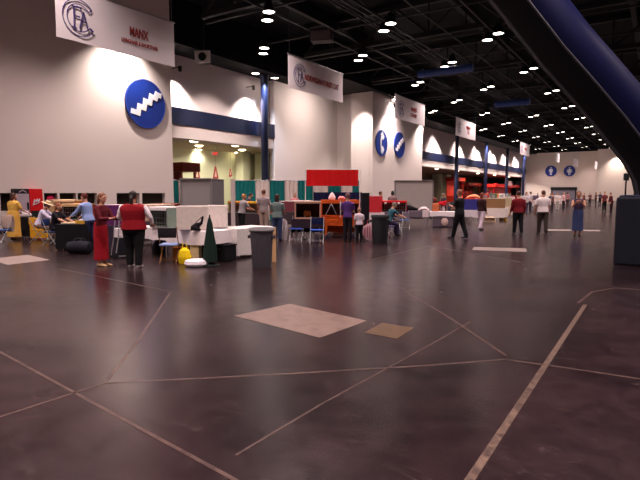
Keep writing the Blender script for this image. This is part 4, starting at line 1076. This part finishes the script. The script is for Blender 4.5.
drape_cloth('dark cloth under the beige framed cage', q[0], q[1], ang, 1.1, .7, (44, 30, 40), (.3, .5), seed=15)
t = thing('framed_cage', 'dark cage with beige wooden frame left of the orange cage', 'cage', (q[0], q[1], .762), ang)
fr = MB(); Lc, Dc, Hc = .86, .55, .58
for sx in (-1, 1):
    for sy in (-1, 1): fr.box((sx*Lc/2, sy*Dc/2, Hc/2), (.05, .05, Hc))
for zz in (.025, Hc-.025):
    for sy in (-1, 1): fr.box((0, sy*Dc/2, zz), (Lc, .05, .05))
    for sx in (-1, 1): fr.box((sx*Lc/2, 0, zz), (.05, Dc, .05))
fr.build('frame', cloth(196, 148, 126), t)
MB().box((0, Dc/2-.02, Hc/2), (Lc-.05, .02, Hc-.05)).box((-Lc/2+.02, 0, Hc/2), (.02, Dc-.05, Hc-.05)).box((Lc/2-.02, 0, Hc/2), (.02, Dc-.05, Hc-.05)).build('dark_lining', cloth(92, 58, 46), t)
MB().box((0, 0, Hc+.012), (Lc+.06, Dc+.06, .025)).build('top_panel', cloth(206, 176, 160), t)
MB().box((-.02, .05, .16), (.26, .2, .22)).build('hanging_bed', cloth(150, 76, 36), t, bevel=.05)
cp = [(297, 241, 'blue folding chair left of the pair before the beige framed cage', 18), (317, 243, 'blue folding chair nearest to the orange pennant cloth', 30)]
for px, py, lb, r_ in cp: q = A(px, py); chair(lb, q[0], q[1], R(r_+180), (52, 80, 170), (22, 30, 66))
q = A(284, 240); solo('cloth_bundle', MB().limb([(0, 0, 0), (0, 0, .3), (0, 0, .66), (0, 0, .74)], [(.14, .12), (.16, .13), (.12, .1), (.05, .04)], 12), cloth(206, 190, 192), 'white sack standing beside the person with long dark hair', 'bag', q, 0, smooth=True)
# navy backdrop behind the orange cage
pa, pb = Vector(AZ(314, 22)), Vector(AZ(361, 22)); Lb = (pb-pa).length
t = thing('backdrop_screen', 'low navy screen standing behind the orange cage', 'screen', pa, math.atan2((pb-pa).y, (pb-pa).x))
wavy(0, Lb, .1, 1.68, .03, .015).build('fabric', cloth(26, 26, 66), t)
for xx in (0, Lb/2, Lb): MB().tube((xx, .06, 0), (xx, .06, 1.7), .02).build('upright', M_STEEL, t)
q = AZ(365, 21); t = thing('black_cabinet', 'narrow black cabinet right of the pipe frame', 'cabinet', q, R(33))
MB().box((0, 0, .84), (.30, .4, 1.64)).build('body', cloth(20, 18, 26), t, bevel=.01); MB().box((0, 0, .01), (.34, .44, .02)).build('base', M_STEEL, t)

# ------------------------------------------------------------------ right of the booth: red cages
q = A(380, 242.5); trash_can('dark trash can in the aisle right of the child', q[0], q[1], (46, 46, 50), .92, .30)
q = A(367.5, 241); t = thing('round_tote', 'round white and red patterned tote beside the dark trash can', 'bag', (q[0], q[1]+.15, 0), R(33))
MB().limb([(0, -.09, .3), (0, -.07, .3), (0, .07, .3), (0, .09, .3)], [(.1, .1), (.24, .29), (.24, .29), (.1, .1)], 20).build('tote_body', cloth(214, 176, 186), t, True)
g = MB()
for i in range(-2, 3): g.box((i*.085, -.09, .3), (.03, .02, .42-abs(i)*.06))
g.build('red_stripes', cloth(176, 70, 90), t)
MB().path([(-.1, 0, .56), (-.06, 0, .72), (.06, 0, .72), (.1, 0, .56)], .012, 6).build('handle', cloth(176, 70, 90), t)
q = AZ(373, 24); table('white topped table carrying the pink draped cage', q[0], q[1], R(20), 1.0, .72)
drape_cloth('white cloth under the pink draped cage', q[0], q[1], R(20), 1.0, .72, (222, 206, 210), (.3, .3), seed=17)
cage('pink and red draped cage right of the narrow black cabinet', q[0], q[1], R(20), .762, .7, .6, .72, (206, 50, 60), top_rgb=(226, 130, 138), cover_front=True)
q = AZ(393, 24.2); table('table carrying the dark red cage', q[0], q[1], R(22), 1.4, .72)
drape_cloth('grey lilac cloth under the dark red cage', q[0], q[1], R(22), 1.4, .72, (120, 108, 124), (.25, .3), seed=18)
t = cage('dark red cage with two white rosettes on its front', q[0], q[1], R(22), .762, 1.15, .6, .50, (176, 22, 30), inside=(60, 16, 18), top_rgb=(206, 26, 34))
for xx in (-.35, .25):
    MB().ball((xx, -.39, .42), (.06, .02, .06), 12, 6).build('rosette', cloth(226, 206, 206), t, True)
q = AZ(411, 26); table('table with grey skirt left of the second grey booth front', q[0], q[1], R(22), 1.9, .72)
drape_cloth('grey cloth on the table before the second grey booth', q[0], q[1], R(22), 1.9, .72, (104, 92, 104), (.3, .4), seed=19)
q = AZ(408, 25.9); t = thing('black_bag', 'long black bag lying on grey cloth before the second grey booth', 'bag', (q[0], q[1], .762), R(20))
MB().limb([(-.5, 0, .1), (-.42, 0, .14), (0, 0, .16), (.4, 0, .08), (.5, 0, .05)], [(.05, .05), (.14, .13), (.15, .15), (.09, .07), (.04, .04)], 12, (0, 1, 0)).build('bag_body', cloth(20, 16, 22), t, True)
MB().path([(-.2, 0, .29), (-.1, 0, .38), (.06, 0, .38), (.14, 0, .27)], .012, 6).build('strap', cloth(40, 34, 40), t)
q = AZ(423, 25.7); solo('white_towel', MB().limb([(-.26, 0, .03), (-.1, 0, .1), (.1, 0, .12), (.26, 0, .03)], [(.1, .03), (.2, .09), (.2, .1), (.1, .03)], 12, (0, 1, 0)).box((.1, -.38, -.12), (.3, .04, .36)), cloth(222, 204, 206), 'white towel hanging off the grey table at the second grey booth', 'towel', (q[0], q[1], .765), R(22), smooth=False, bevel=.01)
q = A(404, 229); chair('small blue folding chair in front of the grey skirted table', q[0], q[1], R(210), (80, 120, 190), (60, 80, 140))
q = A(397, 231); chair('dark folding chair beside the seated person in teal shirt', q[0], q[1], R(200), (52, 36, 48), (52, 36, 48))
q = A(387, 238); chair('folding chair under the seated person in teal shirt', q[0], q[1]+.1, R(-40), (60, 50, 80), (60, 50, 80))

# ------------------------------------------------------------------ far tables, right of the grey booth
q = AZ(444, 25.5); table('white table beyond the second grey booth, with red flowers', q[0], q[1], R(12), 1.3, .76)
drape_cloth('white cloth on the table with red flowers', q[0], q[1], R(12), 1.3, .76, (234, 222, 224), (.22, .3), seed=21)
t = thing('storage_bin', 'grey storage bin below the table with red flowers', 'box', (q[0], q[1]-.15, 0), R(12))
MB().box((0, 0, .24), (.95, .5, .46)).build('bin_body', cloth(98, 86, 96), t, bevel=.02); MB().box((0, 0, .49), (1.0, .54, .04)).build('lid', cloth(120, 108, 116), t, bevel=.01)
MB().ball((.1, -.27, .26), (.17, .05, .2), 14, 8).build('white_label', cloth(206, 176, 168), t, True)
t = thing('flower_bunch', 'bunch of red flowers in a pale vase on white table', 'flowers', (q[0]-.08, q[1], .765), 0)
MB().lathe([(.06, 0), (.1, .08), (.06, .2), (.08, .24)], n=16).build('vase', cloth(190, 180, 186), t, True)
g = MB()
for i in range(14):
    a = i*2.4; rr = .06+.17*((i*7) % 5)/5; g.ball((rr*math.cos(a), rr*math.sin(a), .34+.12*((i*3) % 5)/5), .085, 8, 6)
g.build('blooms', cloth(196, 22, 40), t, True)
MB().limb([(0, 0, .2), (0, 0, .34)], [(.04, .04), (.14, .14)], 10).build('leaves', cloth(50, 66, 44), t, True)
q3 = AZ(435.5, 25.6); solo('cat_carrier', MB().box((0, 0, .17), (.34, .4, .34)).box((0, 0, .36), (.26, .3, .05)), cloth(196, 110, 70), 'small orange carrier left of the red flowers on white table', 'carrier', (q3[0], q3[1], .762), R(12), bevel=.05)
q3 = AZ(451, 25.8); solo('cat_carrier', MB().box((0, 0, .2), (.36, .4, .4)).box((0, 0, .42), (.2, .06, .05)), cloth(56, 60, 70), 'dark grey carrier right of the red flowers on white table', 'carrier', (q3[0], q3[1], .762), R(12), bevel=.05)
q = AZ(472, 27.5); table('white table of the blue draped cage', q[0], q[1], R(12), 1.2, .74)
drape_cloth('white cloth hanging under the blue draped cage', q[0], q[1], R(12), 1.2, .74, (220, 206, 212), (.34, .3), seed=22)
cage('blue draped cage with orange red top, between the two walkers', q[0], q[1], R(12), .762, 1.0, .6, .56, (64, 62, 140), top_rgb=(214, 74, 50), cover_front=True)
solo('cloth_pile', MB().limb([(-.36, 0, .02), (-.14, 0, .1), (.14, 0, .12), (.36, 0, .02)], [(.1, .03), (.2, .09), (.2, .1), (.1, .03)], 12, (0, 1, 0)), cloth(220, 150, 110), 'peach cloth heaped on top of the blue draped cage', 'cloth', (q[0], q[1], .762+.602), R(12), smooth=True)
farrow = [  # px, Z, cloth, cage, words
 (489, 31, (226, 212, 206), (150, 112, 78), 'tan brown', 'first', (226, 214, 206)),
 (497, 35, (222, 206, 190), (196, 176, 140), 'straw coloured', 'second', (226, 210, 200)),
 (492, 40, (206, 190, 190), (180, 60, 40), 'brick red draped', 'third', (230, 216, 210)),
 (503, 45, (226, 214, 212), (226, 208, 204), 'cream draped', 'fourth', None),
 (509, 54, (206, 176, 180), (120, 44, 52), 'wine red draped', 'fifth', None),
 (523, 58, (222, 206, 206), (222, 204, 200), 'pale pink draped', 'sixth', None),
 (530, 66, (214, 200, 200), (110, 90, 110), 'mauve draped', 'seventh', None),
 (556, 70, (206, 190, 190), (206, 186, 190), 'off white draped', 'eighth', None)]
for px, Z, cc, kc, w, od, tp in farrow:
    q = AZ(px, Z); L = 1.9
    table('table of the %s cage, %s along the far right row' % (w, od), q[0], q[1], R(8), L, .76)
    drape_cloth('cloth under the %s cage, %s along the far right row' % (w, od), q[0], q[1], R(8), L, .76, cc, (.55, .5), seed=px)
    cage('%s cage, %s along the far right row' % (w, od), q[0], q[1], R(8), .762, 1.6, .6, .55, kc, top_rgb=tp, cover_front=True)
q = A(503, 221); solo('shopping_bag', MB().limb([(0, 0, 0), (0, 0, .2), (0, 0, .4), (0, 0, .46)], [(.2, .14), (.22, .15), (.14, .1), (.04, .03)], 12), cloth(206, 160, 50), 'yellow bag on floor at the far right row', 'bag', q, 0, smooth=True)
q = A(489, 222); solo('cardboard_box', MB().box((0, 0, .14), (.7, .5, .28)).box((0, -.3, .27), (.7, .18, .012)), cloth(220, 190, 160), 'low tan cardboard box behind the person in pale trousers', 'box', q, R(10), bevel=.01)
q = A(430, 225) 
small = [(484.5, 31, (196, 60, 44), 'red'), (492.5, 31, (90, 104, 70), 'moss green'), (494, 35, (206, 120, 60), 'orange'), (500.5, 35, (232, 222, 220), 'white'), (489.5, 40, (70, 80, 130), 'blue'), (495.5, 40, (222, 190, 90), 'yellow'), (501, 45, (150, 40, 60), 'crimson'), (506, 45, (110, 130, 120), 'sage green')]
for px, Z, c, w in small:
    q = AZ(px, Z); t = thing('cat_carrier', 'small %s carrier standing on a cage of the far right row' % w, 'carrier', (q[0], q[1], .762+.5825), R(8), 'small carriers on the far right row')
    MB().box((0, 0, .13), (.36, .3, .26)).build('shell', cloth(*c), t, bevel=.04); MB().path([(-.08, 0, .25), (-.06, 0, .32), (.06, 0, .32), (.08, 0, .25)], .012, 6).build('handle', M_STEEL, t)
    MB().box((0, -.155, .12), (.2, .012, .16)).build('wire_door', M_CHROME, t)
# distant crowd
crowd = [(432, 34, (150, 70, 60), 'brick red', (50, 40, 40)), (503, 50, (206, 196, 214), 'white and lilac', (60, 60, 80)), (496, 60, (176, 150, 130), 'sand', (60, 50, 50)), (525, 42, (214, 198, 202), 'white', (90, 84, 104)),
         (529, 47, (206, 196, 200), 'pale grey', (60, 56, 70)), (509, 66, (70, 56, 60), 'dark brown', (40, 36, 40)), (551, 46, (120, 90, 86), 'brown', (46, 40, 44)), (556, 50, (222, 212, 206), 'ivory', (206, 196, 186)), (562, 52, (226, 180, 186), 'light pink', (50, 44, 50)),
         (566, 64, (176, 120, 120), 'rose', (80, 60, 60)), (549, 62, (92, 96, 116), 'slate blue', (50, 50, 60)), (582, 66, (112, 60, 64), 'maroon', (44, 36, 40)), (588, 72, (120, 84, 90), 'dusty mauve', (60, 50, 60)), (594, 70, (96, 50, 60), 'plum', (50, 40, 46)), (598, 76, (84, 78, 96), 'grey blue', (40, 40, 46)), (536, 72, (60, 44, 48), 'charcoal', (40, 34, 36)), (443, 33, (70, 60, 66), 'dark grey', (40, 36, 40)), (486, 42, (110, 44, 40), 'red brown', (50, 40, 40)), (380, 29, (196, 180, 182), 'pale stone', (70, 60, 60)), (392, 31, (150, 120, 120), 'dull rose', (60, 50, 50))]
for i, (px, Z, c, w, b) in enumerate(crowd):
    ok = 'the far right row' if 480 < px < 540 else ('the far door' if px < 580 and px > 540 else ('the far right wall' if px >= 580 else 'the booths'))
    person('distant person in %s top and %s trousers near %s' % (w, 'pale' if b[0] > 150 else 'dark', ok), AZ(px, Z), R((i*77) % 360), 1.62+.04*(i % 5), 1.05+.05*(i % 3), arms=((5+i % 4*8, 8, 20+i % 3*25, 5), (8, 8, 20+i % 4*15, 5)), top=c, bcol=b, hair=((90, 50, 40), (40, 30, 28), (150, 110, 80))[i % 3], style=('short', 'bob')[i % 2], vox=.022, group='distant visitors')

# ------------------------------------------------------------------ second rows of cages behind, between the booths
back = [(120, 17, (150, 130, 126), 'taupe'), (138, 16.5, (196, 160, 140), 'peach'), (158, 17.5, (206, 180, 160), 'buff'), (172, 19, (120, 60, 50), 'russet'), (241, 24, (196, 130, 50), 'amber'), (254, 23, (206, 150, 40), 'golden'), (288, 25, (120, 60, 70), 'burgundy'), (302, 26.5, (60, 40, 80), 'violet')]
for px, Z, c, w in back:
    q = AZ(px, Z); table('back row table holding the %s draped cage' % w, q[0], q[1], R(15), 1.1, .7)
    drape_cloth('dark cloth on the back row table of the %s cage' % w, q[0], q[1], R(15), 1.1, .7, (64, 52, 58), (.6, .6), seed=px)
    cage('%s draped cage in the back row, seen over the front tables' % w, q[0], q[1], R(15), .762, .86, .58, .48, c, top_rgb=(206, 190, 186) if px in (288, 302, 120) else None, cover_front=px % 3 == 0)

# ------------------------------------------------------------------ concourse beyond the openings
def kiosk(label, x, y, L, rgb, h=3.6, sign=None, rz=R(90), D=1.6):
    t = thing('kiosk', label, 'kiosk', (x, y, 0), rz)
    m = mat('kiosk_%d_%d' % (rgb[0], rgb[1]), rgb, .5, .1, 1)
    MB().box((0, 0, .55), (L, D, 1.1)).build('counter', m, t, bevel=.02)
    MB().box((0, D/2, h/2), (L, .15, h)).build('back_wall', m, t)
    MB().box((0, -.1, h-.35), (L+.3, D+.5, .7)).build('canopy', m, t, bevel=.03)
    for sx in (-1, 1): MB().box((sx*(L/2-.08), -D/2+.08, h/2), (.14, .14, h)).build('post', m, t)
    if sign: MB().box((0, -D/2-.4, h+.2), (L*.3, .12, 1.1)).build('sign_board', mat('kiosk_sign', (206, 160, 160), .5), t, bevel=.02)
    return t
q = onwall(183, 190, -31.5); kiosk('red wooden kiosk with canopy in the near concourse, left side', -31.6, q[1]+.0, 1.5, (124, 36, 22), 4.0)
q = onwall(455, 190, -33); kiosk('narrow red kiosk beside the nearest far blue column', -33, q[1], 5.0, (196, 44, 26), 4.6)
q = onwall(503, 190, -30.4); kiosk('long bright red kiosk with pale sign board above its canopy', -30.4, q[1], 22.0, (206, 26, 24), 3.6, True)
q = onwall(470, 190, -34); kiosk('dark red kiosk between the two nearest far blue columns', -34, q[1], 9.0, (120, 26, 24), 3.8)
for k_, (px, py, lb) in enumerate(((197, 172, 'left red and white hanging flag in the near concourse'), (215.5, 172, 'middle red and white hanging flag in the near concourse'), (230.5, 172, 'small right red flag in the near concourse'))):
    p = onwall(px, py, -37.2); s_ = .8 if k_ < 2 else .5
    t = thing('hanging_flag', lb, 'flag', (p[0], p[1], p[2]), 0, 'concourse flags')
    MB().prism([(-.5*s_, -.9*s_), (-.1*s_, -1.1*s_), (.5*s_, -.7*s_), (.12*s_, .7*s_), (-.1*s_, .7*s_)], -.02, .02, BM).build('cloth', cloth(150, 62, 64), t)
    MB().prism([(-.2*s_, -.6*s_), (.15*s_, -.6*s_), (.05*s_, .2*s_)], .021, .03, BM).build('white_field', cloth(214, 190, 180), t)
    MB().tube((0, 0, .7*s_), (0, 0, 6.0-p[2]), .012, 5).build('cord', M_STEEL, t)
p = onwall(215, 154, -35.5); t = thing('exit_sign', 'small red lit exit sign under the near concourse ceiling', 'sign', (p[0], p[1], p[2]-.12), 0)
MB().box((0, 0, .14), (.08, .9, .3)).build('housing', M_WHITE, t)
text_mesh('lettering', 'EXIT', .3, emis('exit_red', (240, 40, 40), 1.5), t, Matrix.Translation((.045, 0, .14)) @ BM, .004, 1.1)
MB().tube((0, 0, .29), (0, 0, 5.99-p[2]+.12), .02).build('stem', M_WHITE, t)

# pole sign behind the navy block
q = AZ(623, 22); t = thing('pole_sign', 'dark slim pole with small square head behind the navy block', 'pole', q, R(33))
MB().tube((0, 0, .02), (0, 0, 2.2), .035).build('pole', M_STEEL, t); MB().box((0, 0, 2.32), (.2, .1, .3)).build('head', M_STEEL, t, bevel=.02)
MB().lathe([(.3, 0), (.3, .03), (.05, .05)], n=18).build('base_plate', M_STEEL, t)
